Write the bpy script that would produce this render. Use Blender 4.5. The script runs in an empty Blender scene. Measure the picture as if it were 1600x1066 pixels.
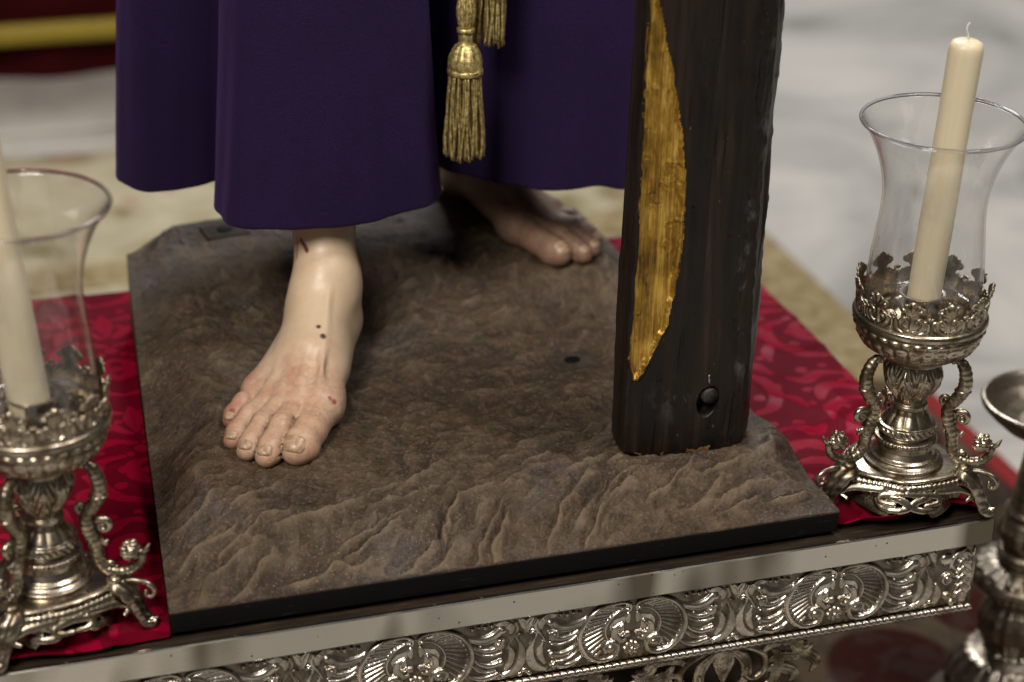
import bpy, math, random
import numpy as np
from mathutils import Vector, Matrix

random.seed(7)
RNG = np.random.RandomState(11)
SC = bpy.context.scene
COL = SC.collection

# ------------------------------------------------------------------ camera
cam_d = bpy.data.cameras.new('camera')
cam = bpy.data.objects.new('camera', cam_d)
COL.objects.link(cam)
_r = Vector((0.9524, -0.3038, 0.0240)); _u = Vector((0.1144, 0.4292, 0.8959)); _f = Vector((0.2825, 0.8506, -0.4435))
cam.matrix_world = Matrix(((_r.x, _u.x, -_f.x, -0.18397), (_r.y, _u.y, -_f.y, -1.44648),
                           (_r.z, _u.z, -_f.z, 0.99638), (0, 0, 0, 1)))
cam_d.sensor_width = 36.0
cam_d.lens = 71.85
cam_d.clip_start = 0.05
cam_d.clip_end = 60
cam_d.dof.use_dof = True
cam_d.dof.focus_distance = 1.86
cam_d.dof.aperture_fstop = 2.9
SC.camera = cam

# ------------------------------------------------------------------ light
SC.view_settings.view_transform = 'Standard'
SC.view_settings.look = 'None'
SC.view_settings.exposure = 0.0
SC.view_settings.gamma = 1.0
world = bpy.data.worlds.new('World')
SC.world = world
world.use_nodes = True
bg = world.node_tree.nodes['Background']
bg.inputs[0].default_value = (1.0, 0.93, 0.84, 1)
bg.inputs[1].default_value = 0.055

def lamp(name, loc, target, sx, sy, power, color):
    d = bpy.data.lights.new(name, 'AREA')
    d.shape = 'RECTANGLE'; d.size = sx; d.size_y = sy
    d.energy = power; d.color = color
    o = bpy.data.objects.new(name, d)
    COL.objects.link(o)
    o.location = loc
    o.rotation_euler = (Vector(target) - Vector(loc)).to_track_quat('-Z', 'Y').to_euler()
    return o
lamp('window_light', (-1.35, -1.75, 3.1), (0.3, 0.2, 0.0), 1.1, 1.4, 145, (1.0, 0.945, 0.86))
lamp('ceiling_light', (1.5, -0.6, 3.2), (0.4, 0.3, 0.0), 0.9, 1.2, 62, (1.0, 0.96, 0.92))
lamp('floor_fill', (1.6, 3.6, 3.4), (1.4, 1.6, -0.4), 1.6, 1.2, 150, (0.98, 0.985, 1.0))  # unseen fill lamp, added to brighten the floor behind

# ------------------------------------------------------------------ helpers
def fin(o, parent=None, **props):
    COL.objects.link(o)
    if parent is not None:
        o.parent = parent
    for k, v in props.items():
        o[k] = v
    return o

def thing(name, label, cat, loc=(0, 0, 0), group=None):
    o = bpy.data.objects.new(name, None)
    o.empty_display_size = 0.05
    o.location = loc
    COL.objects.link(o)
    o['label'] = label; o['category'] = cat
    if group: o['group'] = group
    return o

def tag(o, label, cat, group=None):
    o['label'] = label; o['category'] = cat
    if group: o['group'] = group
    return o

def mk_mesh(name, V, F, mats, smooth=True, midx=None, attr=None):
    """V (n,3) array; F an (m,k) array or list of lists."""
    me = bpy.data.meshes.new(name)
    V = np.asarray(V, dtype=np.float32)
    if isinstance(F, np.ndarray):
        m, k = F.shape
        me.vertices.add(len(V)); me.vertices.foreach_set('co', V.ravel())
        me.loops.add(m * k); me.loops.foreach_set('vertex_index', F.astype(np.int32).ravel())
        me.polygons.add(m)
        me.polygons.foreach_set('loop_start', np.arange(0, m * k, k, dtype=np.int32))
        me.polygons.foreach_set('loop_total', np.full(m, k, dtype=np.int32))
    else:
        me.from_pydata([tuple(v) for v in V.tolist()], [], [list(f) for f in F])
    if not isinstance(mats, (list, tuple)): mats = [mats]
    for mt in mats: me.materials.append(mt)
    n = len(me.polygons)
    if midx is not None: me.polygons.foreach_set('material_index', np.asarray(midx, dtype=np.int32))
    me.update(calc_edges=True)
    me.polygons.foreach_set('use_smooth', np.full(n, smooth, dtype=bool))
    if attr:
        for an, arr in attr.items():
            arr = np.asarray(arr, dtype=np.float32)
            if arr.ndim == 1:
                a = me.attributes.new(an, 'FLOAT', 'POINT'); a.data.foreach_set('value', arr)
            else:
                a = me.attributes.new(an, 'FLOAT_COLOR', 'POINT')
                c = np.ones((len(V), 4), dtype=np.float32); c[:, :3] = arr
                a.data.foreach_set('color', c.ravel())
    me.validate()
    return me

def mk(name, V, F, mats, parent=None, smooth=True, midx=None, attr=None, loc=None, **props):
    o = bpy.data.objects.new(name, mk_mesh(name, V, F, mats, smooth, midx, attr))
    if loc is not None: o.location = loc
    return fin(o, parent, **props)

def gridF(nu, nv, wu=False, wv=False, flip=False):
    """faces of an nv x nu grid (row-major, index = j*nu+i)"""
    iu = np.arange(nu if wu else nu - 1); jv = np.arange(nv if wv else nv - 1)
    J, I = np.meshgrid(jv, iu, indexing='ij')
    I2 = (I + 1) % nu; J2 = (J + 1) % nv
    F = np.stack([J * nu + I, J * nu + I2, J2 * nu + I2, J2 * nu + I], -1).reshape(-1, 4)
    return F[:, ::-1] if flip else F

class MB:
    """collects pieces into one mesh"""
    def __init__(s): s.V = []; s.F = []; s.n = 0; s.M = []
    def add(s, V, F, m=0):
        V = np.asarray(V, float); s.V.append(V)
        for f in (F.tolist() if isinstance(F, np.ndarray) else F):
            s.F.append([i + s.n for i in f]); s.M.append(m)
        s.n += len(V); return s
    def build(s, name, mats, parent=None, smooth=True, **props):
        return mk(name, np.concatenate(s.V), s.F, mats, parent, smooth, midx=s.M, **props)

def smooth01(x): x = np.clip(x, 0, 1); return x * x * (3 - 2 * x)
def sstep(a, b, x): return smooth01((x - a) / (b - a))

_PERM = np.random.RandomState(3).permutation(4096)
_VAL = np.random.RandomState(4).rand(4096)
def vn(P, seed=0):
    """value noise -1..1, P (...,2|3)"""
    P = np.asarray(P, float)
    if P.shape[-1] == 2: P = np.concatenate([P, np.zeros(P.shape[:-1] + (1,))], -1)
    i = np.floor(P).astype(int); f = P - i; f = f * f * f * (f * (f * 6 - 15) + 10)
    def h(a, b, c):
        return _VAL[_PERM[(_PERM[(_PERM[(a + seed * 57) & 4095] + b) & 4095] + c) & 4095]]
    x, y, z = i[..., 0], i[..., 1], i[..., 2]
    fx, fy, fz = f[..., 0], f[..., 1], f[..., 2]
    def lx(b, c): return h(x, b, c) * (1 - fx) + h(x + 1, b, c) * fx
    def ly(c): return lx(y, c) * (1 - fy) + lx(y + 1, c) * fy
    return (ly(z) * (1 - fz) + ly(z + 1) * fz) * 2 - 1
def fbm(P, oct=4, seed=0, gain=0.5):
    P = np.asarray(P, float); s = 0; a = 1; t = 0
    for o in range(oct):
        s = s + a * vn(P * 2 ** o + o * 17.3, seed + o); t += a; a *= gain
    return s / t

def spline(pts, n, closed=False):
    """Catmull-Rom through pts, n samples"""
    P = np.asarray(pts, float)
    if closed: Q = np.concatenate([P[-1:], P, P[:2]]); m = len(P)
    else: Q = np.concatenate([2 * P[:1] - P[1:2], P, 2 * P[-1:] - P[-2:-1]]); m = len(P) - 1
    # even arc-length sampling
    fine = np.linspace(0, m, m * 24 + 1)
    def ev(t):
        i = np.clip(np.floor(t).astype(int), 0, m - 1); f = (t - i)[:, None]
        p0, p1, p2, p3 = Q[i], Q[i + 1], Q[i + 2], Q[i + 3]
        return 0.5 * (2 * p1 + (p2 - p0) * f + (2 * p0 - 5 * p1 + 4 * p2 - p3) * f ** 2 + (3 * p1 - p0 - 3 * p2 + p3) * f ** 3)
    E = ev(fine); d = np.concatenate([[0], np.cumsum(np.linalg.norm(np.diff(E[:, :min(3, E.shape[1])], axis=0), axis=1))])
    s = np.linspace(0, d[-1], n + 1 if closed else n)
    if closed: s = s[:-1]
    return ev(np.interp(s, d, fine))

def tubeVF(path, rad, seg=10, caps=True, squash=None):
    P = np.asarray(path, float); n = len(P)
    rad = np.asarray(rad, float)
    rad = np.broadcast_to(rad, (n,))[:, None] if rad.ndim < 2 else rad
    T = np.gradient(P, axis=0); T /= np.linalg.norm(T, axis=1)[:, None] + 1e-12
    up = np.array([0.0, 0, 1]) if abs(T[0][2]) < 0.9 else np.array([1.0, 0, 0])
    N = np.cross(T[0], up); N /= np.linalg.norm(N); Ns = [N]
    for i in range(1, n):
        N = Ns[-1] - T[i] * np.dot(Ns[-1], T[i]); N /= np.linalg.norm(N) + 1e-12; Ns.append(N)
    Ns = np.array(Ns); Bs = np.cross(T, Ns)
    a = np.linspace(0, 2 * np.pi, seg, endpoint=False)
    V = P[:, None] + rad[:, :, None] * (np.cos(a)[None, :, None] * Ns[:, None] + np.sin(a)[None, :, None] * Bs[:, None])
    V = V.reshape(-1, 3); F = gridF(seg, n, wu=True).tolist()
    if caps:
        k = len(V); V = np.concatenate([V, P[:1], P[-1:]])
        for i in range(seg):
            j = (i + 1) % seg
            F.append([j, i, k]); F.append([(n - 1) * seg + i, (n - 1) * seg + j, k + 1])
    return V, F

def latheVF(prof, seg=64, disp=None, center=(0, 0, 0)):
    """prof (n,2) r,z ; disp(theta, i_array, r, z)-> dr"""
    pr = np.asarray(prof, float); n = len(pr)
    a = np.linspace(0, 2 * np.pi, seg, endpoint=False)
    R = np.repeat(pr[:, :1], seg, 1); Z = np.repeat(pr[:, 1:2], seg, 1); A = np.repeat(a[None], n, 0)
    if disp is not None:
        R = R + disp(A, R, Z)
    V = np.stack([R * np.cos(A) + center[0], R * np.sin(A) + center[1], Z + center[2]], -1).reshape(-1, 3)
    return V, gridF(seg, n, wu=True)

def dense(prof, step=0.0008):
    P = np.asarray(prof, float); out = [P[:1]]
    for a, b in zip(P[:-1], P[1:]):
        k = max(1, int(np.ceil(np.linalg.norm(b - a) / step)))
        t = np.linspace(0, 1, k + 1)[1:, None]; out.append(a + (b - a) * t)
    return np.concatenate(out)

def ballVF(c, r, nu=14, nv=9, sc=(1, 1, 1)):
    th = np.linspace(0, np.pi, nv)
    V, F = latheVF(np.stack([np.sin(th) * r, -np.cos(th) * r], -1), nu)
    return V * np.array(sc) + np.array(c), F

def boxVF(lo, hi):
    x0, y0, z0 = lo; x1, y1, z1 = hi
    V = np.array([(x0, y0, z0), (x1, y0, z0), (x1, y1, z0), (x0, y1, z0), (x0, y0, z1), (x1, y0, z1), (x1, y1, z1), (x0, y1, z1)], float)
    return V, [[0, 3, 2, 1], [4, 5, 6, 7], [0, 1, 5, 4], [1, 2, 6, 5], [2, 3, 7, 6], [3, 0, 4, 7]]

def bevel(o, w=0.001, seg=2):
    m = o.modifiers.new('bevel', 'BEVEL'); m.width = w; m.segments = seg; m.limit_method = 'ANGLE'
    return o

# ------------------------------------------------------------------ materials
class Mat:
    def __init__(s, name):
        s.m = bpy.data.materials.new(name); s.m.use_nodes = True
        s.t = s.m.node_tree; s.N = s.t.nodes; s.L = s.t.links
        s.b = s.N['Principled BSDF']; s.out = s.N['Material Output']
        s._c = None
    def co(s, kind='Object', scale=None):
        n = s.N.new('ShaderNodeTexCoord'); o = n.outputs[kind]
        if scale is not None:
            mp = s.N.new('ShaderNodeMapping'); mp.inputs['Scale'].default_value = scale; s.L.new(o, mp.inputs[0]); o = mp.outputs[0]
        return o
    def noise(s, scale, detail=4, rough=0.55, vec=None, dist=0.0, color=False):
        n = s.N.new('ShaderNodeTexNoise'); n.inputs['Scale'].default_value = scale
        n.inputs['Detail'].default_value = detail; n.inputs['Roughness'].default_value = rough; n.inputs['Distortion'].default_value = dist
        s.L.new(vec if vec is not None else s.co(), n.inputs['Vector'])
        return n.outputs['Color' if color else 'Fac']
    def voro(s, scale, vec=None, feature='F1', out='Distance', rnd=1.0):
        n = s.N.new('ShaderNodeTexVoronoi'); n.feature = feature; n.inputs['Scale'].default_value = scale; n.inputs['Randomness'].default_value = rnd
        s.L.new(vec if vec is not None else s.co(), n.inputs['Vector']); return n.outputs[out]
    def ramp(s, fac, stops):
        n = s.N.new('ShaderNodeValToRGB'); e = n.color_ramp.elements
        while len(e) < len(stops): e.new(0.5)
        for el, (p, c) in zip(e, stops):
            el.position = p; el.color = (*c, 1) if not isinstance(c, (int, float)) else (c, c, c, 1)
        s.L.new(fac, n.inputs[0]); return n.outputs[0]
    def mix(s, fac, a, b, mode='MIX'):
        n = s.N.new('ShaderNodeMix'); n.data_type = 'RGBA'; n.blend_type = mode
        for k, v in ((0, fac), (6, a), (7, b)):
            if isinstance(v, (int, float)): n.inputs[k].default_value = v if k == 0 else (v, v, v, 1)
            elif isinstance(v, tuple): n.inputs[k].default_value = (*v, 1)
            else: s.L.new(v, n.inputs[k])
        return n.outputs[2]
    def math(s, op, a, b=0.0, clamp=False):
        n = s.N.new('ShaderNodeMath'); n.operation = op; n.use_clamp = clamp
        for k, v in ((0, a), (1, b)):
            if isinstance(v, (int, float)): n.inputs[k].default_value = v
            else: s.L.new(v, n.inputs[k])
        return n.outputs[0]
    def bump(s, h, strength=0.3, dist=0.001, normal=None):
        n = s.N.new('ShaderNodeBump'); n.inputs['Strength'].default_value = strength; n.inputs['Distance'].default_value = dist
        s.L.new(h, n.inputs['Height'])
        if normal is not None: s.L.new(normal, n.inputs['Normal'])
        return n.outputs[0]
    def attr(s, name, out='Color'):
        n = s.N.new('ShaderNodeAttribute'); n.attribute_name = name; return n.outputs[out]
    def sep(s, v):
        n = s.N.new('ShaderNodeSeparateXYZ'); s.L.new(v, n.inputs[0]); return n.outputs
    def set(s, **kw):
        al = dict(col='Base Color', rough='Roughness', metal='Metallic', normal='Normal', spec='Specular IOR Level', coat='Coat Weight',
                  coat_rough='Coat Roughness', sheen='Sheen Weight', sheen_rough='Sheen Roughness', sheen_tint='Sheen Tint', sss='Subsurface Weight', sss_scale='Subsurface Scale', ior='IOR', aniso='Anisotropic')
        for k, v in kw.items():
            i = s.b.inputs[al[k]]
            if isinstance(v, (int, float)): i.default_value = v
            elif isinstance(v, tuple): i.default_value = (*v, 1) if len(v) == 3 else v
            else: s.L.new(v, i)
        return s.m

def silver_mat(name, bright, dark, r0=0.24, r1=0.5, lo=0.42, hi=0.72, scale=26, bumpy=0.25):
    m = Mat(name); c = m.co()
    n = m.noise(scale, 6, 0.62, c, 0.4)
    f = m.ramp(n, [(lo, 0.0), (hi, 1.0)])
    warm = m.ramp(m.noise(9, 3, 0.5, c), [(0.4, 0.0), (0.65, 1.0)])
    b2 = m.mix(m.math('MULTIPLY', warm, 0.5), bright, (bright[0], bright[1] * 0.9, bright[2] * 0.72))
    fine = m.noise(420, 3, 0.6, c)
    return m.set(col=m.mix(f, b2, dark), metal=1.0, rough=m.math('ADD', m.ramp(f, [(0, r0), (1, r1)]), m.math('MULTIPLY', fine, 0.06)),
                 normal=m.bump(m.math('ADD', fine, m.math('MULTIPLY', m.noise(120, 3, 0.5, c), 1.5)), bumpy, 0.0004))
SILVER = silver_mat('aged_silver', (0.64, 0.59, 0.53), (0.17, 0.135, 0.10), 0.2, 0.40, 0.44, 0.70, 34)
SILVER_GROUND = silver_mat('matted_silver_ground', (0.23, 0.20, 0.16), (0.075, 0.06, 0.045), 0.42, 0.6, scale=60, bumpy=0.6)
SILVER_LAMP = silver_mat('lamp_silver', (0.54, 0.475, 0.385), (0.13, 0.098, 0.06), 0.19, 0.40, 0.38, 0.62, 60)
SILVER_DARK = silver_mat('dull_lamp_silver', (0.44, 0.395, 0.33), (0.15, 0.115, 0.08), 0.28, 0.5, 0.4, 0.65, 50)

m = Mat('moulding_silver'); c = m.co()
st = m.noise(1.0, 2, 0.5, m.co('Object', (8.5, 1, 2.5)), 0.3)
f = m.ramp(st, [(0.49, 0.0), (0.60, 1.0)])  # dark bands of a reflection, painted into the silver's colour
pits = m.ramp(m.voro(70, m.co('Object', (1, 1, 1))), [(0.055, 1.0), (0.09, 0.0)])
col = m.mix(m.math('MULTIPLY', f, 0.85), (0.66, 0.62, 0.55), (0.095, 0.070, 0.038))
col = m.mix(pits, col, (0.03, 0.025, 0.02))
streak = m.noise(1.0, 5, 0.7, m.co('Object', (6, 40, 420)))
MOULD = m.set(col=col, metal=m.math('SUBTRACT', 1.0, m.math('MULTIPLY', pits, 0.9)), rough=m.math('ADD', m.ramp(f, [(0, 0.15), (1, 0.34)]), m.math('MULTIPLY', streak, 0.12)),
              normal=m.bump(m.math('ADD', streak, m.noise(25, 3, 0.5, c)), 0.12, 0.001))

# carved ground, painted earth
m = Mat('carved_earth'); c = m.co()
wv = m.noise(7, 4, 0.6, c, 0.6)
base = m.ramp(m.noise(11, 7, 0.65, c, 0.8), [(0.28, (0.023, 0.0128, 0.0060)), (0.46, (0.070, 0.0430, 0.0230)), (0.62, (0.130, 0.086, 0.0500)), (0.8, (0.235, 0.168, 0.107))])
base = m.mix(m.math('MULTIPLY', m.ramp(m.noise(5.5, 4, 0.6, c), [(0.50, 0.0), (0.66, 1.0)]), 0.6), base, (0.070, 0.036, 0.015))
base = m.mix(m.ramp(m.noise(4.2, 4, 0.6, c, 0.6), [(0.40, 0.62), (0.58, 0.0)]), base, (0.024, 0.0145, 0.008))
base = m.mix(m.math('MULTIPLY', m.ramp(m.noise(9, 3, 0.5, c, 0.5), [(0.56, 0.0), (0.70, 1.0)]), 0.40), base, (0.072, 0.070, 0.076))
base = m.mix(m.ramp(m.noise(95, 5, 0.75, c), [(0.38, 0.6), (0.56, 0.0)]), base, (0.020, 0.013, 0.008))
base = m.mix(m.ramp(m.noise(330, 4, 0.75, c), [(0.53, 0.0), (0.68, 0.5)]), base, (0.215, 0.158, 0.108))
base = m.mix(m.ramp(m.noise(420, 3, 0.7, m.co('Object', (1, 1.01, 1.3))), [(0.36, 0.5), (0.48, 0.0)]), base, (0.018, 0.012, 0.008))
specks = m.ramp(m.voro(300, c), [(0.10, 1.0), (0.16, 0.0)])
specks = m.math('MULTIPLY', specks, m.ramp(m.noise(14, 3, 0.6, c), [(0.48, 0.0), (0.62, 0.8)]))
base = m.mix(specks, base, (0.46, 0.39, 0.30))
rel = m.attr('relief', 'Fac')
base = m.mix(m.ramp(rel, [(0.0, 0.0), (0.5, 0.0), (0.70, 0.12), (1.0, 0.42)]), base, (0.260, 0.188, 0.122))
grain = m.math('ADD', m.math('MULTIPLY', m.noise(260, 5, 0.75, c), 1.4), m.math('MULTIPLY', m.noise(70, 4, 0.6, c, 0.5), 2.0))
EARTH = m.set(col=base, rough=m.ramp(m.noise(40, 3, 0.6, c), [(0.3, 0.42), (0.7, 0.70)]), spec=0.35, normal=m.bump(grain, 0.9, 0.0016))

m = Mat('painted_plate'); c = m.co()
PLATEM = m.set(col=m.ramp(m.noise(90, 5, 0.7, c), [(0.35, (0.022, 0.016, 0.011)), (0.65, (0.050, 0.038, 0.028))]), rough=0.8, spec=0.2, normal=m.bump(m.noise(200, 3, 0.6, c), 0.4, 0.001))
m = Mat('black_paint'); c = m.co()
BLACK = m.set(col=m.mix(m.ramp(m.noise(160, 4, 0.8, m.co('Object', (0.2, 1, 1))), [(0.60, 0.0), (0.74, 1.0)]), (0.0035, 0.0036, 0.0036), (0.03, 0.028, 0.025)), rough=0.7, spec=0.10, normal=m.bump(m.noise(90, 4, 0.6, m.co('Object', (0.15, 1, 1))), 0.15, 0.001))

m = Mat('dark_shelf_wood'); c = m.co('Object', (3, 30, 30))
SHELFWOOD = m.set(col=m.ramp(m.noise(6, 5, 0.65, c), [(0.3, (0.008, 0.005, 0.003)), (0.6, (0.026, 0.017, 0.010)), (0.75, (0.09, 0.062, 0.035))]), rough=0.6, spec=0.2, normal=m.bump(m.noise(20, 4, 0.6, c), 0.3, 0.001))

# damask: symmetric leafy ornament woven in two lustres
m = Mat('red_damask'); c = m.co()
pat = m.ramp(m.math('ADD', m.attr('motif', 'Fac'), m.math('MULTIPLY', m.math('SUBTRACT', m.noise(240, 2, 0.5, c), 0.5), 0.25)), [(0.25, 0.0), (0.75, 1.0)])
weave = m.noise(1.0, 2, 0.5, m.co('Object', (1500, 420, 600)))
fade = m.noise(5, 3, 0.5, c)
red = m.mix(pat, (0.098, 0.0008, 0.0078), (0.222, 0.0014, 0.0178))
red = m.mix(m.math('MULTIPLY', weave, 0.35), red, (0.08, 0.001, 0.008))
DAMASK = m.set(col=red, rough=m.ramp(pat, [(0, 0.62), (1, 0.40)]), spec=0.04, sheen=0.0, sheen_rough=0.4, sheen_tint=(1.0, 0.25, 0.4), normal=m.bump(m.math('ADD', m.math('MULTIPLY', pat, 0.5), weave), 0.25, 0.0005))

m = Mat('purple_wool'); c = m.co()
w1 = m.noise(1.0, 2, 0.6, m.co('Object', (400, 400, 900)))
w2 = m.noise(1.0, 2, 0.6, m.co('Object', (1300, 1300, 380)))
cloudy = m.noise(8, 4, 0.6, c)
lint = m.ramp(m.voro(95, c), [(0.02, 1.0), (0.035, 0.0)])
pc = m.mix(m.math('MULTIPLY', w1, 0.9), (0.0030, 0.0014, 0.0070), (0.030, 0.0140, 0.072))
pc = m.mix(m.ramp(cloudy, [(0.35, 0.0), (0.7, 0.65)]), pc, (0.0115, 0.0055, 0.0235))
pc = m.mix(m.math('MULTIPLY', lint, 0.25), pc, (0.10, 0.085, 0.12))
PURPLE = m.set(col=pc, rough=0.85, spec=0.12, sheen=0.10, sheen_rough=0.5, sheen_tint=(0.45, 0.25, 0.8), normal=m.bump(m.math('ADD', w1, w2), 0.7, 0.0009, m.bump(m.noise(30, 4, 0.6, c), 0.12, 0.004)))

# polychrome skin; the painter's blush, wounds and grime, plus rear-foot shade, are attributes
m = Mat('painted_skin'); c = m.co()
pa = m.attr('paint')
mott = m.noise(42, 5, 0.65, c)
col = m.mix(m.math('MULTIPLY', m.ramp(mott, [(0.35, 0.0), (0.7, 1.0)]), 0.36), pa, m.mix(0.5, pa, (0.42, 0.22, 0.11)))
col = m.mix(m.ramp(m.noise(300, 4, 0.7, c), [(0.60, 0.0), (0.74, 0.28)]), col, (0.16, 0.08, 0.045))
gr = m.attr('grime_and_dark_gaps', 'Fac')
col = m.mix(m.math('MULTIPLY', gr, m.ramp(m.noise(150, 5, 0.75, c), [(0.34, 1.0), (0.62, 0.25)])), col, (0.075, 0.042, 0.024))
SKIN = m.set(col=col, rough=m.math('ADD', m.ramp(m.noise(60, 4, 0.6, c), [(0.3, 0.33), (0.7, 0.48)]), m.math('MULTIPLY', gr, 0.45)), spec=0.45, sss=0.04, sss_scale=0.004,
             normal=m.bump(m.math('ADD', m.math('MULTIPLY', m.noise(34, 3, 0.5, c), 3.0), m.noise(240, 5, 0.65, c)), 0.22, 0.0012))
m = Mat('painted_nail'); c = m.co()
NAIL = m.set(col=m.ramp(m.noise(180, 4, 0.7, c), [(0.36, (0.27, 0.165, 0.10)), (0.6, (0.45, 0.305, 0.195))]), rough=0.38, spec=0.5, normal=m.bump(m.noise(160, 3, 0.6, c), 0.2, 0.0006))

# dark hewn wood
m = Mat('dark_hewn_wood'); c = m.co('Object', (60, 60, 3.0))
g1 = m.noise(1.4, 6, 0.65, c, 0.4)
col = m.ramp(g1, [(0.32, (0.0026, 0.0016, 0.0011)), (0.48, (0.0075, 0.0043, 0.0028)), (0.62, (0.0170, 0.0092, 0.0055)), (0.78, (0.046, 0.026, 0.0155))])
scuff = m.math('MULTIPLY', m.ramp(m.noise(26, 5, 0.7, m.co('Object', (1.6, 1.6, 1))), [(0.56, 0.0), (0.72, 1.0)]), m.ramp(m.attr('scuff', 'Fac'), [(0.0, 0.0), (1.0, 0.55)]))
col = m.mix(scuff, col, (0.15, 0.145, 0.145))
flk = m.ramp(m.voro(85, m.co('Object', (1, 1, 0.35))), [(0.03, 1.0), (0.06, 0.0)])
col = m.mix(m.math('MULTIPLY', flk, 0.35), col, (0.26, 0.17, 0.09))
HEWN = m.set(col=col, rough=m.ramp(g1, [(0.3, 0.34), (0.7, 0.55)]), spec=0.34, normal=m.bump(m.math('ADD', g1, m.math('MULTIPLY', m.noise(70, 5, 0.65, m.co('Object', (1, 1, 0.5))), 1.0)), 0.8, 0.0020))
m = Mat('split_raw_wood'); RAWWOOD = m.set(col=(0.20, 0.115, 0.045), rough=0.6)

m = Mat('gilded_gash'); c = m.co('Object', (230, 230, 9))
g = m.noise(1.0, 6, 0.7, c, 0.3)
blot = m.noise(38, 4, 0.6, m.co('Object', (1, 1, 0.6)))
col = m.ramp(m.math('ADD', m.math('MULTIPLY', g, 0.65), m.math('MULTIPLY', blot, 0.35)), [(0.37, (0.040, 0.020, 0.005)), (0.48, (0.34, 0.185, 0.026)), (0.60, (0.80, 0.52, 0.115))])
GOLDLEAF = m.set(col=col, metal=m.ramp(g, [(0.38, 0.35), (0.5, 0.8)]), rough=m.ramp(blot, [(0.3, 0.30), (0.7, 0.48)]), normal=m.bump(m.math('ADD', g, m.math('MULTIPLY', blot, 0.8)), 0.7, 0.0012))
m = Mat('iron_nail'); IRON = m.set(col=(0.40, 0.39, 0.38), metal=1.0, rough=0.35)
m = Mat('gold_thread'); c = m.co()
GTHREAD = m.set(col=m.ramp(m.noise(260, 4, 0.7, c), [(0.35, (0.20, 0.135, 0.035)), (0.55, (0.62, 0.49, 0.20)), (0.7, (0.92, 0.80, 0.48))]), metal=0.75, rough=0.42, normal=m.bump(m.noise(1.0, 3, 0.5, m.co('Object', (500, 500, 1500))), 0.5, 0.0006))
m = Mat('candle_wax'); c = m.co()
WAX = m.set(col=m.mix(m.math('MULTIPLY', m.ramp(m.noise(1.0, 4, 0.6, m.co('Object', (160, 160, 10))), [(0.4, 0.0), (0.7, 1.0)]), 0.3), (0.63, 0.55, 0.385), (0.52, 0.43, 0.26)), rough=0.42, spec=0.4, sss=0.25, sss_scale=0.012, normal=m.bump(m.noise(1.0, 4, 0.6, m.co('Object', (300, 300, 14))), 0.2, 0.0008))
m = Mat('cotton_wick'); WICK = m.set(col=(0.62, 0.58, 0.50), rough=0.9)

# blown glass of thin walls
m = Mat('thin_glass'); m.N.remove(m.b)
c = m.co()
tr = m.N.new('ShaderNodeBsdfTransparent'); gl = m.N.new('ShaderNodeBsdfGlossy'); mx = m.N.new('ShaderNodeMixShader')
lw = m.N.new('ShaderNodeLayerWeight'); lw.inputs[0].default_value = 0.5
tint = m.ramp(lw.outputs['Facing'], [(0.0, (0.991, 0.991, 0.989)), (0.7, (0.968, 0.966, 0.96)), (0.88, (0.80, 0.795, 0.78)), (0.97, (0.40, 0.38, 0.37)), (1.0, (0.18, 0.17, 0.165))])
m.L.new(tint, tr.inputs[0]); gl.inputs[0].default_value = (0.95, 0.95, 0.97, 1)
smear = m.ramp(m.noise(1.0, 4, 0.6, m.co('Object', (38, 38, 11)), 0.5), [(0.60, 0.0), (0.68, 1.0)])
m.L.new(m.math('ADD', 0.03, m.math('MULTIPLY', smear, 0.25)), gl.inputs['Roughness'])
fr = m.N.new('ShaderNodeLayerWeight'); fr.inputs[0].default_value = 0.5
bn = m.bump(m.noise(1.0, 3, 0.5, m.co('Object', (26, 26, 9))), 0.35, 0.004)
m.L.new(bn, fr.inputs['Normal']); m.L.new(bn, gl.inputs['Normal'])
m.L.new(m.math('ADD', m.math('ADD', 0.045, m.math('MULTIPLY', m.math('POWER', fr.outputs['Facing'], 4.5), 0.75)), m.math('MULTIPLY', smear, 0.03), True), mx.inputs[0])
m.L.new(tr.outputs[0], mx.inputs[1]); m.L.new(gl.outputs[0], mx.inputs[2])
df_ = m.N.new('ShaderNodeBsdfDiffuse'); df_.inputs[0].default_value = (0.8, 0.78, 0.75, 1); mx2 = m.N.new('ShaderNodeMixShader')
drip = m.ramp(m.noise(1.0, 5, 0.65, m.co('Object', (55, 55, 16)), 0.8), [(0.57, 0.0), (0.66, 1.0)])
m.L.new(m.math('ADD', 0.006, m.math('MULTIPLY', drip, 0.055)), mx2.inputs[0]); m.L.new(mx.outputs[0], mx2.inputs[1]); m.L.new(df_.outputs[0], mx2.inputs[2])
m.L.new(mx2.outputs[0], m.out.inputs[0])
GLASS = m.m

m = Mat('solid_glass_rim'); GLASSRIM = m.set(col=(0.93, 0.93, 0.95), rough=0.02, ior=1.48); m.b.inputs['Transmission Weight'].default_value = 1.0
m = Mat('marble_floor'); c = m.co()
mv = m.noise(1.5, 6, 0.6, c, 1.0)
MARBLE = m.set(col=m.ramp(mv, [(0.34, (0.17, 0.168, 0.155)), (0.46, (0.36, 0.348, 0.322)), (0.6, (0.50, 0.47, 0.43)), (0.75, (0.43, 0.39, 0.36))]), rough=0.28, spec=0.5)
m = Mat('white_marble'); c = m.co()
WMARBLE = m.set(col=m.ramp(m.noise(4, 5, 0.6, c, 0.6), [(0.35, (0.40, 0.37, 0.33)), (0.65, (0.56, 0.52, 0.47))]), rough=0.35)
m = Mat('beige_carpet'); c = m.co()
col = m.ramp(m.noise(7, 4, 0.6, c, 0.5), [(0.36, (0.155, 0.125, 0.055)), (0.48, (0.33, 0.285, 0.185)), (0.66, (0.42, 0.37, 0.27))])
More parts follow.
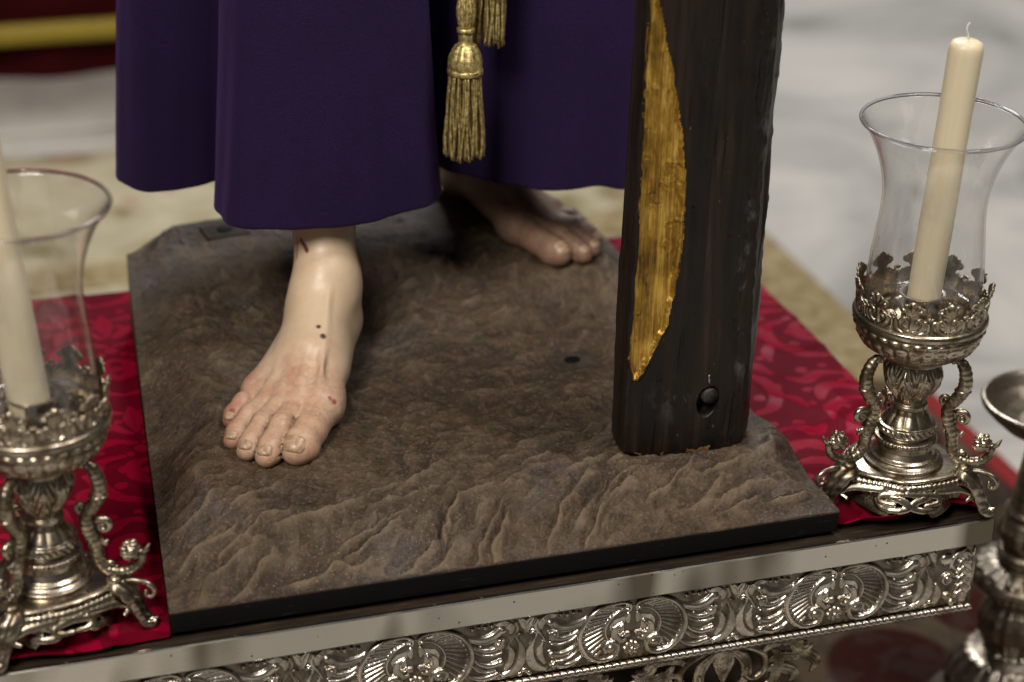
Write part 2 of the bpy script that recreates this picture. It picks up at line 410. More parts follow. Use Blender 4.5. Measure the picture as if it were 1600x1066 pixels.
col = m.mix(m.math('MULTIPLY', m.ramp(m.noise(13, 2, 0.5, c), [(0.60, 0.0), (0.66, 1.0)]), 0.5), col, (0.30, 0.13, 0.09))
CARPET = m.set(col=col, rough=0.95, spec=0.1, normal=m.bump(m.noise(300, 2, 0.5, c), 0.4, 0.003))
m = Mat('gold_galloon'); c = m.co()
GALLOON = m.set(col=m.ramp(m.noise(34, 3, 0.6, c, 0.5), [(0.35, (0.165, 0.115, 0.045)), (0.65, (0.33, 0.265, 0.155))]), rough=0.85, spec=0.15)
m = Mat('oriental_rug'); c = m.co()
v = m.voro(4.2, c, rnd=0.8)
col = m.ramp(v, [(0.34, (0.036, 0.0085, 0.0055)), (0.38, (0.085, 0.062, 0.038)), (0.50, (0.075, 0.054, 0.033)), (0.56, (0.022, 0.014, 0.010)), (0.75, (0.050, 0.037, 0.026))])
col = m.mix(m.ramp(m.noise(26, 3, 0.6, c, 0.5), [(0.5, 0.0), (0.6, 0.55)]), col, (0.05, 0.032, 0.024))
RUG = m.set(col=col, rough=0.95, spec=0.1)
m = Mat('rug_red_border'); REDBORDER = m.set(col=(0.19, 0.022, 0.022), rough=0.95, spec=0.1)
m = Mat('dark_red_cloth'); c = m.co()
DKRED = m.set(col=m.mix(m.noise(20, 3, 0.5, c), (0.022, 0.0008, 0.0012), (0.042, 0.001, 0.002)), rough=0.85, spec=0.1)
m = Mat('yellow_gold_band'); c = m.co()
YBAND = m.set(col=m.mix(m.noise(30, 3, 0.5, c), (0.24, 0.17, 0.012), (0.36, 0.27, 0.028)), rough=0.5, spec=0.4)

# ------------------------------------------------------------------ setting
FZ = -0.42
def flat(name, x0, y0, x1, y1, z, mat, parent=None, nu=2, nv=2, **props):
    X, Y = np.meshgrid(np.linspace(x0, x1, nu), np.linspace(y0, y1, nv))
    return mk(name, np.stack([X, Y, np.full_like(X, z)], -1).reshape(-1, 3), gridF(nu, nv), mat, parent, **props)
def slab(name, lo, hi, mat, parent=None, w=0.003, **props):
    V, F = boxVF(lo, hi)
    return bevel(mk(name, V, F, mat, parent, False, **props), w)

flat('floor', -9, -6, 12, 14, FZ, MARBLE, kind='structure')
o = slab('carpet', (-1.6, 0.98, FZ + 0.001), (1.165, 2.215, FZ + 0.012), CARPET)
tag(o, 'beige mottled carpet lying behind the silver table', 'carpet')
slab('galloon_border', (1.166, 0.98, FZ + 0.001), (1.272, 2.20, FZ + 0.013), GALLOON, o)
slab('galloon_border', (-1.6, 1.60, FZ + 0.0125), (1.160, 1.70, FZ + 0.0145), GALLOON, o, w=0.0008)
o = slab('oriental_rug', (-1.6, -0.22, FZ + 0.001), (1.236, 0.972, FZ + 0.011), RUG)
tag(o, 'dark patterned rug under the silver table with a narrow red edge', 'rug')
slab('rug_border', (1.2365, -0.22, FZ + 0.001), (1.268, 0.972, FZ + 0.012), REDBORDER, o)

st = thing('altar_step', 'pale marble step in front of the dark red cloth', 'step', (0, 2.5, FZ))
st['kind'] = 'structure'
slab('tread', (-2.5, -0.265, 0.001), (0.9, 0.3, 0.008), WMARBLE, st, 0.003)
slab('nosing', (-2.5, -0.17, 0.0085), (0.9, 0.3, 0.022), WMARBLE, st, 0.006)

# draped dark red frontal with its yellow band
fr_ = thing('altar_frontal', 'dark red cloth hanging behind the purple tunic with a yellow band', 'altar cloth', (0, 2.575, FZ + 0.0225))
X, Z = np.meshgrid(np.linspace(-2.4, 0.85, 240), np.linspace(0.0, 1.0, 14))
Y = 0.012 * np.sin(X * 21 + 1.3 * np.sin(X * 5)) * (0.4 + 0.6 * (1 - Z)) + 0.006 * vn(np.stack([X * 9, Z * 3], -1), 5)
mk('hanging_cloth', np.stack([X, Y + 0.055, Z], -1).reshape(-1, 3), gridF(240, 14), DKRED, fr_)
X = np.linspace(-2.4, 0.85, 120)
A = np.linspace(0, 2 * np.pi, 16, endpoint=False)
V = np.stack([np.repeat(X[:, None], 16, 1), 0.012 + 0.012 * np.cos(A)[None] + 0 * X[:, None], (0.108 + 0 * X[:, None] + 0.022 * np.sin(A)[None])], -1)
mk('yellow_band', V.reshape(-1, 3), gridF(16, 120, wu=True), YBAND, fr_)

# ------------------------------------------------------------------ silver table
TX0, TX1, TY0, TY1 = -0.36, 0.777, -0.0135, 0.70
tb = thing('silver_table', 'low silver table with embossed frieze carrying the statue plinth', 'table', (0, 0, FZ))
tz = -FZ
def tpart(name, lo, hi, mat, w=0.001):
    return slab(name, (lo[0], lo[1], lo[2] + tz), (hi[0], hi[1], hi[2] + tz), mat, tb, w)
tpart('table_top', (TX0 + 0.004, TY0 + 0.0035, -0.024), (TX1 - 0.004, TY1 - 0.004, -0.0015), SHELFWOOD)
# moulding: dented flat strip along the front, then the sides and back
def strip(name, p0, p1, n, z0, z1, out, thick=0.003):
    p0 = np.array(p0, float); p1 = np.array(p1, float); out = np.array(out, float)
    prof = [(0, z0, -thick), (0, z0, 0), (0, z0 + 0.0012, 0.0011), (0, z1 - 0.0012, 0.0011), (0, z1, 0), (0, z1, -thick)]
    t = np.linspace(0, 1, n); Ls = np.linalg.norm(p1 - p0)
    mb = MB()
    for (_, za, qa), (_, zb, qb) in zip(prof[:-1], prof[1:]):
        col_ = []
        for z, q in ((za, qa), (zb, qb)):
            dent = 0.0006 * fbm(np.stack([t * Ls * 9, np.full(n, z * 30)], -1), 3, 8) if q > -thick else np.zeros(n)
            pos = p0 + (p1 - p0) * t[:, None] + out * (q + dent)[:, None]
            col_.append(np.concatenate([pos, (z + tz + 0.0002 * vn(np.stack([t * 40, np.full(n, z * 300)], -1), 2))[:, None]], 1))
        mb.add(np.stack(col_, 1).reshape(-1, 3), gridF(2, n, flip=True))
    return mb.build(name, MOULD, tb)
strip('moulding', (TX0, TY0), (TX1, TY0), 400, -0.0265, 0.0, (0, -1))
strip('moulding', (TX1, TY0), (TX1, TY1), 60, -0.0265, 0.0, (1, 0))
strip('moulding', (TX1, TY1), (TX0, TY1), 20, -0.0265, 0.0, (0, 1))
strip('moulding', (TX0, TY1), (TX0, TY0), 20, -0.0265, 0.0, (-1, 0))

# ---- repousse frieze: height fields raised from sheet
def canvas(w, h, step):
    return dict(nu=int(w / step) + 1, nv=int(h / step) + 1, w=w, h=h, s=step, H=np.zeros((int(h / step) + 1, int(w / step) + 1)))
def dab(C, x, y, r, hh, p=2.0):
    s = C['s']; i0 = int((x - r + C['w'] / 2) / s); i1 = int((x + r + C['w'] / 2) / s) + 2
    j0 = int((y - r + C['h'] / 2) / s); j1 = int((y + r + C['h'] / 2) / s) + 2
    i0 = max(i0, 0); j0 = max(j0, 0); i1 = min(i1, C['nu']); j1 = min(j1, C['nv'])
    if i0 >= i1 or j0 >= j1: return
    xs = np.arange(i0, i1) * s - C['w'] / 2 - x; ys = np.arange(j0, j1) * s - C['h'] / 2 - y
    d2 = (xs[None] ** 2 + ys[:, None] ** 2) / r ** 2
    b = hh * np.sqrt(np.clip(1 - d2, 0, 1)) if p == 2 else hh * np.clip(1 - d2, 0, 1) ** 0.8
    np.maximum(C['H'][j0:j1, i0:i1], b, out=C['H'][j0:j1, i0:i1])
def stroke(C, pts, rad, hh, mirror=False, n=None):
    pts = np.asarray(pts, float); L = np.sum(np.linalg.norm(np.diff(pts, axis=0), axis=1))
    n = n or max(8, int(L / (C['s'] * 1.1)))
    P = spline(pts, n) if len(pts) > 2 else pts[0] + (pts[1] - pts[0]) * np.linspace(0, 1, n)[:, None]
    R = np.interp(np.linspace(0, 1, n), np.linspace(0, 1, len(rad)), rad) if not np.isscalar(rad) else np.full(n, rad)
    Hh = np.interp(np.linspace(0, 1, n), np.linspace(0, 1, len(hh)), hh) if not np.isscalar(hh) else np.full(n, hh)
    for (x, y), r, h in zip(P, R, Hh):
        dab(C, x, y, r, h)
        if mirror: dab(C, -x, y, r, h)
def leaf(C, pts, wid, hh, mirror=True, ribs=5):
    """acanthus lobe: soft body plus raised ribs"""
    stroke(C, pts, wid, hh * 0.6, mirror)
    P = spline(pts, 16); T = np.gradient(P, axis=0); T /= np.linalg.norm(T, axis=1)[:, None] + 1e-9; Nn = np.stack([-T[:, 1], T[:, 0]], -1)
    W = np.interp(np.linspace(0, 1, 16), np.linspace(0, 1, len(wid)), wid)
    for k in np.linspace(-0.8, 0.8, ribs):
        stroke(C, P + Nn * (W * k)[:, None], 0.55, [hh * 0.8, hh * (1.15 - 0.3 * abs(k)), hh * 0.8], mirror)

def volute(cx, cy, r, a0, turns=1.35, sgn=1, n=20):
    t = np.linspace(0, 1, n); a = a0 + sgn * t * turns * 2 * np.pi
    rr = r * (1 - 0.72 * t)
    return np.stack([cx + rr * np.cos(a), cy + rr * np.sin(a)], -1)

FW, FH = 205.0, 66.0
C = canvas(FW, FH, 0.5)
outer = np.array([(3.5, 21), (2.8, 25.5), (6.5, 29.5), (15, 31), (27, 30), (40, 23.5), (49, 11), (51.5, -3), (46.5, -17), (36, -26.5), (25, -28.5), (16.5, -24.5), (14, -16.5), (17.5, -10.5), (24, -9.5), (28, -14), (26, -19)], float)
inner = np.array([(7, 24), (15, 21.5), (23, 14.5), (26.8, 5), (25.5, -4), (21, -9)], float)
# shell ground between the scrolls, dished
tt = np.linspace(0, 1, 13)
oi = spline(outer[4:10], 13); ii = spline(inner, 13)
for k in range(13):
    a = ii[k] + (oi[k] - ii[k]) * 0.10; b = ii[k] + (oi[k] - ii[k]) * 0.80
    stroke(C, [a, b], [1.0, 1.9], [0.9, 2.0], True)
    stroke(C, [a, b], [0.5, 0.6], [1.5, 2.6], True)
    e = ii[k] + (oi[k] - ii[k]) * 0.84
    dab(C, e[0], e[1], 2.6, 1.7); dab(C, -e[0], e[1], 2.6, 1.7)
stroke(C, outer, [1.8, 2.3, 2.6, 3.0, 3.3, 3.4, 3.3, 3.0, 2.4], [2.8, 3.6, 4.2, 4.6, 4.8, 5.0, 5.0, 5.2, 5.2], True)
dab(C, 21, -16, 5.2, 6.4); dab(C, -21, -16, 5.2, 6.4)
stroke(C, inner, [1.5, 1.6, 1.6, 1.4], 3.0, True)
dab(C, 5.5, 23.5, 2.4, 4.2); dab(C, -5.5, 23.5, 2.4, 4.2)
for k in range(9):   # combed field inside the inner scroll
    q = 0.18 + 0.09 * k
    stroke(C, [(2 + 17 * q, 17 - 4 * q), (6 + 17 * q, 6), (5 + 14 * q, -5 - 2 * q)], 0.45, 1.2, True)
leaf(C, [(10, 9), (16.5, 3), (17, -5), (11, -10.5), (5.5, -9.5)], [1.0, 3.4, 4.0, 3.0, 1.2], 3.4)
stroke(C, [(10, 9), (14, 5), (14.5, -1), (11, -4), (8.5, -2)], [0.7, 1.2, 1.3, 1.2], 4.2, True)
dab(C, 5.0, -4.5, 3.5, 3.0); dab(C, -5.0, -4.5, 3.5, 3.0)
for a in range(-2, 3):
    for b in range(-2, 3):
        if a * a + b * b < 6:
            for s in (1, -1): dab(C, s * (5.0 + a * 1.3), -4.5 + b * 1.3, 0.6, 3.5)
leaf(C, [(4.2, 18), (5.2, 13), (4.4, 8)], [1.2, 2.8, 1.0], 2.6, True, 3)
for k in range(8):
    a = k * math.pi / 4; dab(C, 6.2 * math.cos(a), -20.5 + 6.2 * math.sin(a), 2.5, 2.8)
    dab(C, 3.6 * math.cos(a + .39), -20.5 + 3.6 * math.sin(a + .39), 1.5, 3.2)
dab(C, 0, -20.5, 2.5, 4.2)
# plumes flowing sideways
for pts, rr, tip in (
    ([(41, 23), (51, 17.5), (62, 15), (72, 17), (79, 22)], [0.8, 1.7, 2.6, 3.4, 4.0], (80, 22, 4.4)),
    ([(44, 21), (53, 14), (64, 11.5), (74, 13)], [0.7, 1.2, 1.5, 1.2], None),
    ([(50, 11), (58, 5), (68, 2.5), (77, 5.5), (80.5, 11)], [0.8, 1.4, 2.2, 2.4, 2.0], None),
    ([(51, 6), (60, -0.5), (70, -2.5), (79, -0.5)], [0.7, 1.2, 1.5, 1.1], None),
    ([(52, -2), (58, -10), (68, -14.5), (77, -13)], [0.8, 1.6, 2.6, 3.0], (78.5, -12, 3.8)),
    ([(50, -9), (56, -16), (65, -20.5), (74, -20)], [0.7, 1.1, 1.4, 1.0], None),
    ([(46, -19), (53, -25), (63, -28), (73, -26)], [0.8, 1.6, 2.6, 3.2], (75, -25, 4.2))):
    stroke(C, pts, [v_ * 1.28 for v_ in rr], [1.4, 2.6, 3.6, 4.2], True)
    if tip:
        dab(C, tip[0], tip[1], tip[2], 5.0); dab(C, -tip[0], tip[1], tip[2], 5.0)
vv = volute(76, 8.5, 5.2, -1.2, 1.3, 1)
stroke(C, vv, [1.5, 1.6, 1.8], 4.0, True); dab(C, 76, 8.5, 2.3, 4.8); dab(C, -76, 8.5, 2.3, 4.8)
for x, y, r in ((52, 27, 2.4), (58, 28.5, 2.0), (64, 27, 2.6), (70, 28, 2.2)):
    dab(C, x, y, r, 3.0); dab(C, -x, y, r, 3.0)
leaf(C, [(74, 29), (82, 27.5), (88, 23), (88, 17)], [1.5, 4.0, 4.0, 1.5], 2.8)
leaf(C, [(82, -28), (92, -24), (98, -14), (98.5, -2), (95, 8)], [2.0, 4.2, 4.6, 3.4, 1.0], 3.4, True, 6)
leaf(C, [(84, -22), (88.5, -12), (89, -3), (86.5, 4)], [1.5, 3.0, 3.0, 0.8], 2.8, True, 4)
stroke(C, [(95, 8), (93, 13), (96, 16), (99, 14)], [1.3, 1.8, 1.8, 1.2], 3.4, True)
stroke(C, [(62, -31), (72, -30.5), (82, -31)], 1.2, 1.6, True)
leaf(C, [(97, 30), (101, 24), (102.5, 16)], [2.5, 4.5, 2.0], 2.8, True, 3)
stroke(C, [(84, 2), (88, 10), (94, 20), (92, 28)], [1.0, 1.8, 2.2, 1.6], 2.8, True)
for x, y, r in ((98, -30, 3), (102, -26, 2.6), (56, -8, 1.6), (60, 8, 1.5), (58, -17, 1.5), (86, 27, 2.2)):
    dab(C, x, y, r, 2.4); dab(C, -x, y, r, 2.4)

def plate(C, name, mats, bulge=0.0, seed=0, ground_thr=0.3):
    """height field in mm -> mesh in metres, facing -Y, x right, z up, centred"""
    H = C['H'].copy()
    # planished softening
    for _ in range(1):
        Hp = np.pad(H, 1, mode='edge'); H = (Hp[1:-1, 1:-1] * 4 + Hp[:-2, 1:-1] + Hp[2:, 1:-1] + Hp[1:-1, :-2] + Hp[1:-1, 2:]) / 8
    X, Z = np.meshgrid(np.arange(C['nu']) * C['s'] - C['w'] / 2, np.arange(C['nv']) * C['s'] - C['h'] / 2)
    H = H + 0.35 * fbm(np.stack([X / 14, Z / 14], -1), 3, seed) + bulge * (1 - (2 * Z / C['h']) ** 2)
    V = np.stack([X, -H, Z], -1).reshape(-1, 3) * 0.001
    F = gridF(C['nu'], C['nv'])
    h0 = C['H'].reshape(-1); g = (h0[F].mean(1) < ground_thr).astype(int)
    return V, F, g
V, F, g = plate(C, 'f', None, 1.2, 3)
frieze_me = mk_mesh('frieze_panel', V, F, [SILVER, SILVER_GROUND], True, g)
FZc = -0.0645
for cx in (0.623, 0.418, 0.213, 0.008, -0.197):
    o = bpy.data.objects.new('frieze_panel', frieze_me); fin(o, tb); o.location = (cx, -0.0035, FZc + tz)
# corner panel with upright acanthus
C2 = canvas(41.0, 66.0, 0.5)
leaf(C2, [(14, -30), (15, -10), (14, 8), (10, 24)], [3.0, 5.0, 5.0, 2.0], 3.6, False, 5)
for k in range(6):
    y = -24 + k * 9
    stroke(C2, [(17, y), (11, y + 5), (6, y + 4), (4, y)], [1.6, 2.2, 2.2, 1.4], 3.4)
stroke(C2, [(10, 30), (0, 24), (-4, 14), (2, 8)], [1.4, 2.2, 2.6, 2.0], 3.6)
stroke(C2, volute(-6, -2, 7.0, 0.4, 1.3), [1.8, 2.0, 2.0], 4.0); dab(C2, -6, -2, 2.6, 4.8)
leaf(C2, [(-16, -28), (-14, -16), (-17, -6)], [2.5, 4.0, 1.5], 3.0, False, 4)
dab(C2, -9, 20, 7, 4.2); dab(C2, -4, -22, 5, 4.4); dab(C2, 2, -30, 4, 4)
V, F, g = plate(C2, 'c', None, 1.0, 5)
mk('corner_panel', V, F, [SILVER, SILVER_GROUND], tb, True, g, loc=(0.746, -0.0035, FZc + tz))
tpart('side_panel', (0.755, 0.0, -0.0975), (0.7662, TY1 - 0.02, -0.0268), SILVER_GROUND)
tpart('back_panel', (TX0 + 0.02, TY1 - 0.03, -0.0975), (0.754, TY1 - 0.018, -0.0268), SILVER_GROUND)
# corner bead and twisted rope
V, F = tubeVF([(0.7672, -0.0045, -0.098 + tz), (0.7672, -0.0045, -0.0275 + tz)], 0.0018, 10); mk('corner_bead', V, F, SILVER, tb)
n = 1500; xs = np.linspace(TX0 + 0.01, 0.768, n); A = np.linspace(0, 2 * np.pi, 14, endpoint=False)
ph = xs[:, None] * 2 * np.pi / 0.0145
R = 0.0034 * (1 + 0.34 * np.abs(np.cos(1.0 * (A[None] - ph))) - 0.13)
V = np.stack([np.repeat(xs[:, None], 14, 1), -0.0075 + R * np.cos(A), -0.1010 + tz + R * np.sin(A) + 0.0004 * vn(np.stack([xs * 9, xs * 0], -1), 4)[:, None]], -1)
mk('rope_trim', V.reshape(-1, 3), gridF(14, n, wu=True), SILVER, tb)
tpart('lower_fillet', (TX0 + 0.01, -0.0045, -0.1095), (0.766, 0.03, -0.1038), SILVER, 0.002)

# openwork apron below, legs
C3 = canvas(205.0, 62.0, 0.6)
stroke(C3, [(0, 24), (20, 22), (40, 10), (44, -6), (34, -16), (24, -12), (25, -4)], [2.5, 3.5, 4, 4, 3.4, 2.6], 4.5, True)
leaf(C3, [(0, 29), (4, 10), (0, -14)], [6, 8, 2], 4.0, True, 5)
for pts in ([(38, 12), (52, 20), (70, 20), (84, 14)], [(44, 0), (60, 4), (76, 2), (92, 10)], [(40, 24), (60, 28), (80, 26), (100, 27)]):
    leaf(C3, pts, [2.0, 5.0, 5.5, 2.0], 4.2, True, 4)
for x in range(-100, 101, 8): dab(C3, x, 27.5, 4.5, 4.0)
for pts in ([(8, 20), (22, 6), (24, -14), (14, -24)], [(46, -8), (62, -10), (76, -18), (72, -27)], [(70, 14), (86, 2), (98, -8), (94, -20)], [(52, 12), (58, 2), (54, -20), (44, -28)]):
    leaf(C3, pts, [3.0, 6.5, 6.0, 2.0], 4.0, True, 4)
dab(C3, 84, 12, 5, 5); dab(C3, -84, 12, 5, 5)
V, F, g = plate(C3, 'a', None, 0.0, 9)
keep = g == 0
used = np.unique(F[keep]); rm = np.full(len(V), -1); rm[used] = np.arange(len(used))
apron_me = mk_mesh('apron_scroll', V[used], rm[F[keep]], [SILVER_LAMP], True)
for k, cx in enumerate((0.52, 0.315, 0.11, -0.095)):
    o = bpy.data.objects.new('apron_scroll', apron_me); fin(o, tb); o.location = (cx, 0.012, -0.1395 + tz)
    md = o.modifiers.new('sheet', 'SOLIDIFY'); md.thickness = 0.0015; md.offset = -1
for x, y in ((-0.3, 0.05), (0.70, 0.30), (-0.3, 0.64), (0.70, 0.64)):
    V, F = latheVF(dense([(0.004, 0.002 - 0.0), (0.03, 0.002), (0.032, 0.02), (0.02, 0.05), (0.015, 0.12), (0.026, 0.20), (0.03, 0.28), (0.022, 0.31), (0.004, 0.31)], 0.01), 24)
    mk('table_leg', V, F, SILVER_DARK, tb, loc=(x, y, 0.011))

# ------------------------------------------------------------------ red damask cloth
nu, nv = 860, 540
X, Y = np.meshgrid(np.linspace(TX0 + 0.01, TX1 - 0.002, nu), np.linspace(-0.0085, TY1 - 0.003, nv))
t = (X - (TX0 + 0.01)) / (TX1 - TX0 - 0.012)
front = np.where(X < 0.0, -0.0085 + 0.004 * vn(np.stack([X * 14, X * 0], -1), 3) + 0.004, 0.004)
front = front + 0.010 * sstep(0.0, 0.12, X) + (X > 0.60) * (0.007 * np.sin((X - 0.62) * 75) * sstep(0.61, 0.66, X) - 0.016 * sstep(0.615, 0.65, X))
v = np.linspace(0, 1, nv)[:, None]
Y = front + (TY1 - 0.003 - front) * v ** 1.15
Z = 0.0020 + 0.0018 * (1 + fbm(np.stack([X * 11, Y * 11], -1), 3, 21)) + 0.0030 * (1 - np.abs(fbm(np.stack([X * 9 + Y * 6, Y * 11 - X * 3], -1), 2, 22)) * 2.2).clip(0) ** 3
# creases
crease = np.exp(-((Y - (0.024 + 0.012 * np.sin(X * 16) + 0.03 * (X + 0.1))) / 0.0045) ** 2) * sstep(0.02, -0.05, X)
Z += 0.0055 * crease
r2 = np.exp(-((Y - 0.000 - 0.008 * np.sin(X * 62 + 0.6)) / 0.008) ** 2) * sstep(0.625, 0.66, X) * sstep(0.777, 0.75, X)
Z += 0.013 * r2
r3 = np.exp(-((Y - 0.026 - 0.010 * np.sin(X * 48 + 2)) / 0.006) ** 2) * sstep(0.625, 0.66, X) * sstep(0.777, 0.72, X)
Z += 0.008 * r3
r4 = np.exp(-((Y - 0.20 - 0.5 * (X - 0.7)) / 0.012) ** 2) * sstep(0.63, 0.67, X)
Z += 0.003 * r4
inpl = sstep(-0.002, 0.02, X) * sstep(0.625, 0.60, X) * (Y > -0.002)
Z = Z * (1 - inpl) + 0.0020 * inpl
CD = canvas(150.0, 220.0, 1.0)                                  # one half-drop repeat of the woven pattern, mm
leaf(CD, [(0, 96), (0, 70), (0, 44)], [3, 13, 3], 1, True, 3)
for pts, w_ in (([(2, -96), (34, -84), (52, -50), (44, -16), (20, -6)], [3, 7, 9, 8, 3]), ([(6, 40), (26, 56), (46, 52), (56, 34)], [3, 8, 10, 4]), ([(4, 20), (30, 24), (56, 10), (66, -14)], [3, 8, 10, 3]),
                ([(0, -60), (14, -44), (12, -22), (0, -14)], [4, 9, 8, 3]), ([(10, 84), (34, 88), (54, 76), (70, 86)], [3, 7, 9, 4]), ([(50, -60), (66, -70), (72, -92)], [3, 8, 3])):
    stroke(CD, pts, w_, 1.0, True)
for x, y, r in ((0, -36, 7), (24, -34, 6), (30, -62, 7), (62, 56, 6), (40, 4, 4), (16, 66, 5), (60, -40, 5), (22, 104, 5), (48, 100, 7), (70, 26, 5), (0, 8, 8), (12, -2, 5)): dab(CD, x, y, r, 1.0); dab(CD, -x, y, r, 1.0)
for pts in ([(6, -90), (36, -76), (44, -46), (36, -18)], [(8, 44), (28, 51), (44, 47)], [(8, 22), (32, 20), (54, 6)], [(0, 90), (0, 50)], [(12, 86), (36, 83), (54, 79)]):   # veins left in the ground weave
    P_ = spline(pts, 60) if len(pts) > 2 else np.array(pts[0]) + (np.array(pts[1]) - np.array(pts[0])) * np.linspace(0, 1, 60)[:, None]
    for s_ in (1, -1):
        for x, y in P_:
            CD['H'][int(np.clip(y + 110, 0, 219)), int(np.clip(s_ * x + 75, 0, 149))] = 0
dr_ = np.floor((X + 2) * 1000 / 150.0)
ui = ((X + 2) * 1000 % 150.0).astype(int); vi = (((Y + 1) * 1000 + 110 * (dr_ % 2)) % 220.0).astype(int)
motif = (CD['H'][vi, ui] > .35).astype(float)
for _ in range(2):
    mp_ = np.pad(motif, 1, mode='edge'); motif = (mp_[1:-1, 1:-1] * 2 + mp_[:-2, 1:-1] + mp_[2:, 1:-1] + mp_[1:-1, :-2] + mp_[1:-1, 2:]) / 6
o = mk('damask_cloth', np.stack([X, Y, Z], -1).reshape(-1, 3), gridF(nu, nv), DAMASK, attr={'motif': motif.reshape(-1)})
md = o.modifiers.new('thick', 'SOLIDIFY'); md.thickness = 0.0012; md.offset = -1
tag(o, 'crimson damask cloth spread over the silver table top', 'cloth')

# ------------------------------------------------------------------ statue plinth
PW = 0.62
pl = thing('statue_plinth', 'carved brown earth plinth on a black board under the bare feet', 'plinth', (0, 0, 0.003))
def xl(y): return 0.090 * y
V, F = [], []
cs = [(0.0, 0.0), (PW, 0.0), (PW, 0.40), (PW - 0.03, 0.655), (xl(0.64) + 0.03, 0.655), (xl(0.60), 0.60)]
k = len(cs)
V = [(x, y, 0.0005) for x, y in cs] + [(x, y, 0.0205) for x, y in cs]
F = [list(range(k))[::-1], list(range(k, 2 * k))] + [[i, (i + 1) % k, k + (i + 1) % k, k + i] for i in range(k)]
bevel(mk('base_board', V, F, BLACK, pl, False), 0.0014, 2)

GN, GM = 560, 640
s, t = np.meshgrid(np.linspace(0, 1, GN), np.linspace(0, 1, GM))
yb = 0.655 + 0.022 * np.sin(np.pi * np.clip(s, 0, 1)) - 0.055 * (1 - sstep(0.0, 0.16, s)) ** 2
Y = t * yb
XL = xl(Y); XR = PW - 0.03 * sstep(0.40, 0.65, Y)
X = XL + s * (XR - XL)
df, dl, dr, db = Y, X - XL, XR - X, yb - Y
zp = 0.053 + 0.058 * sstep(0.26, 0.66, Y) + 0.007 * fbm(np.stack([X * 9, Y * 9], -1), 2, 31) - 0.012 * sstep(0.42, 0.60, X) * sstep(0.3, 0.6, Y)
rim = 0.0225 + 0.066 * sstep(0.22, 0.64, Y) - 0.028 * sstep(0.45, 0.62, X) * sstep(0.2, 0.6, Y)
mm = smooth01(np.clip(df / 0.085, 0, 1)) ** 0.8 * smooth01(dl / 0.055 * (1 + 0.4 * vn(np.stack([Y * 22, Y * 0], -1), 6))) ** 0.9 * smooth01(dr / 0.075) ** 0.9 * smooth01(db / 0.05 + 0.0)
Zr = rim + (zp - rim) * mm
# flattened places for what stands on it
def seg_d(a, b):
    a = np.array(a); b = np.array(b); d = b - a
    h = np.clip(((X - a[0]) * d[0] + (Y - a[1]) * d[1]) / d.dot(d), 0, 1)
    return np.hypot(X - a[0] - d[0] * h, Y - a[1] - d[1] * h)
F1, F2, FB = seg_d((0.245, 0.39), (0.135, 0.20)), seg_d((0.44, 0.63), (0.505, 0.47)), seg_d((0.45, 0.14), (0.57, 0.125))
w1 = np.exp(-(F1 / 0.07) ** 4); w2 = np.exp(-(F2 / 0.065) ** 4); w3 = np.exp(-(FB / 0.05) ** 4)
Zr = Zr * (1 - w1) + 0.0545 * w1; Zr = Zr * (1 - w2) + 0.1000 * w2; Zr = Zr * (1 - w3) + 0.0535 * w3
# gouge strokes
amp = 0.0021 * sstep(0.22, 0.03, Y) + 0.0027
amp = amp * (1 - 0.55 * np.maximum(w1, 0)) * (1 - 0.85 * w3) * (0.35 + 0.65 * sstep(0, 0.02, np.minimum(np.minimum(dl, dr), df)))
D = np.zeros_like(Zr)
ns = 1150
cxs = RNG.rand(ns); cys = np.where(np.arange(ns) % 3 == 0, RNG.rand(ns) * 0.27, RNG.rand(ns))
order = np.argsort(-cys)
for q in order:
    ym = cys[q] * 0.66; xm = xl(ym) + cxs[q] * (PW - xl(ym))
    nz = float(vn(np.array([xm * 5.5, ym * 5.5]), 41))
    big = ym < 0.15
    th = math.radians((44 if big else 50) + 48 * nz + RNG.randn() * (13 if big else 26))
    L = RNG.uniform(0.014, 0.036) if big else RNG.uniform(0.010, 0.028)
    W = RNG.uniform(0.007, 0.0145) if big else RNG.uniform(0.005, 0.012)
    sg = 1 if RNG.rand() < 0.75 else -1
    i0 = int((cxs[q] - L / 0.56) * GN); i1 = int((cxs[q] + L / 0.56) * GN) + 2
    j0 = int((cys[q] - L / 0.64) * GM); j1 = int((cys[q] + L / 0.64) * GM) + 2
    i0, j0 = max(i0, 0), max(j0, 0); i1, j1 = min(i1, GN), min(j1, GM)
    if i1 - i0 < 3 or j1 - j0 < 3: continue
    dx = X[j0:j1, i0:i1] - xm; dy = Y[j0:j1, i0:i1] - ym
    u = (dx * math.cos(th) + dy * math.sin(th)) / L; vv = sg * (-dx * math.sin(th) + dy * math.cos(th)) / W + RNG.uniform(.1, .5) * u * u
    vv = vv + 0.30 * vn(np.stack([X[j0:j1, i0:i1] * 90, Y[j0:j1, i0:i1] * 90], -1), 43)
    # a knife dab: leaves a tilted plane with one crisp edge and soft ends
    win = smooth01((1 - np.abs(u)) / .45) * smooth01((vv + 1) / .8) * smooth01((1 - vv) / .16)
    h = (0.75 * vv + 0.30 * u * RNG.uniform(-1, 1) + 0.15) * RNG.uniform(0.45, 1.0)
    D[j0:j1, i0:i1] = D[j0:j1, i0:i1] * (1 - 0.85 * win) + h * win
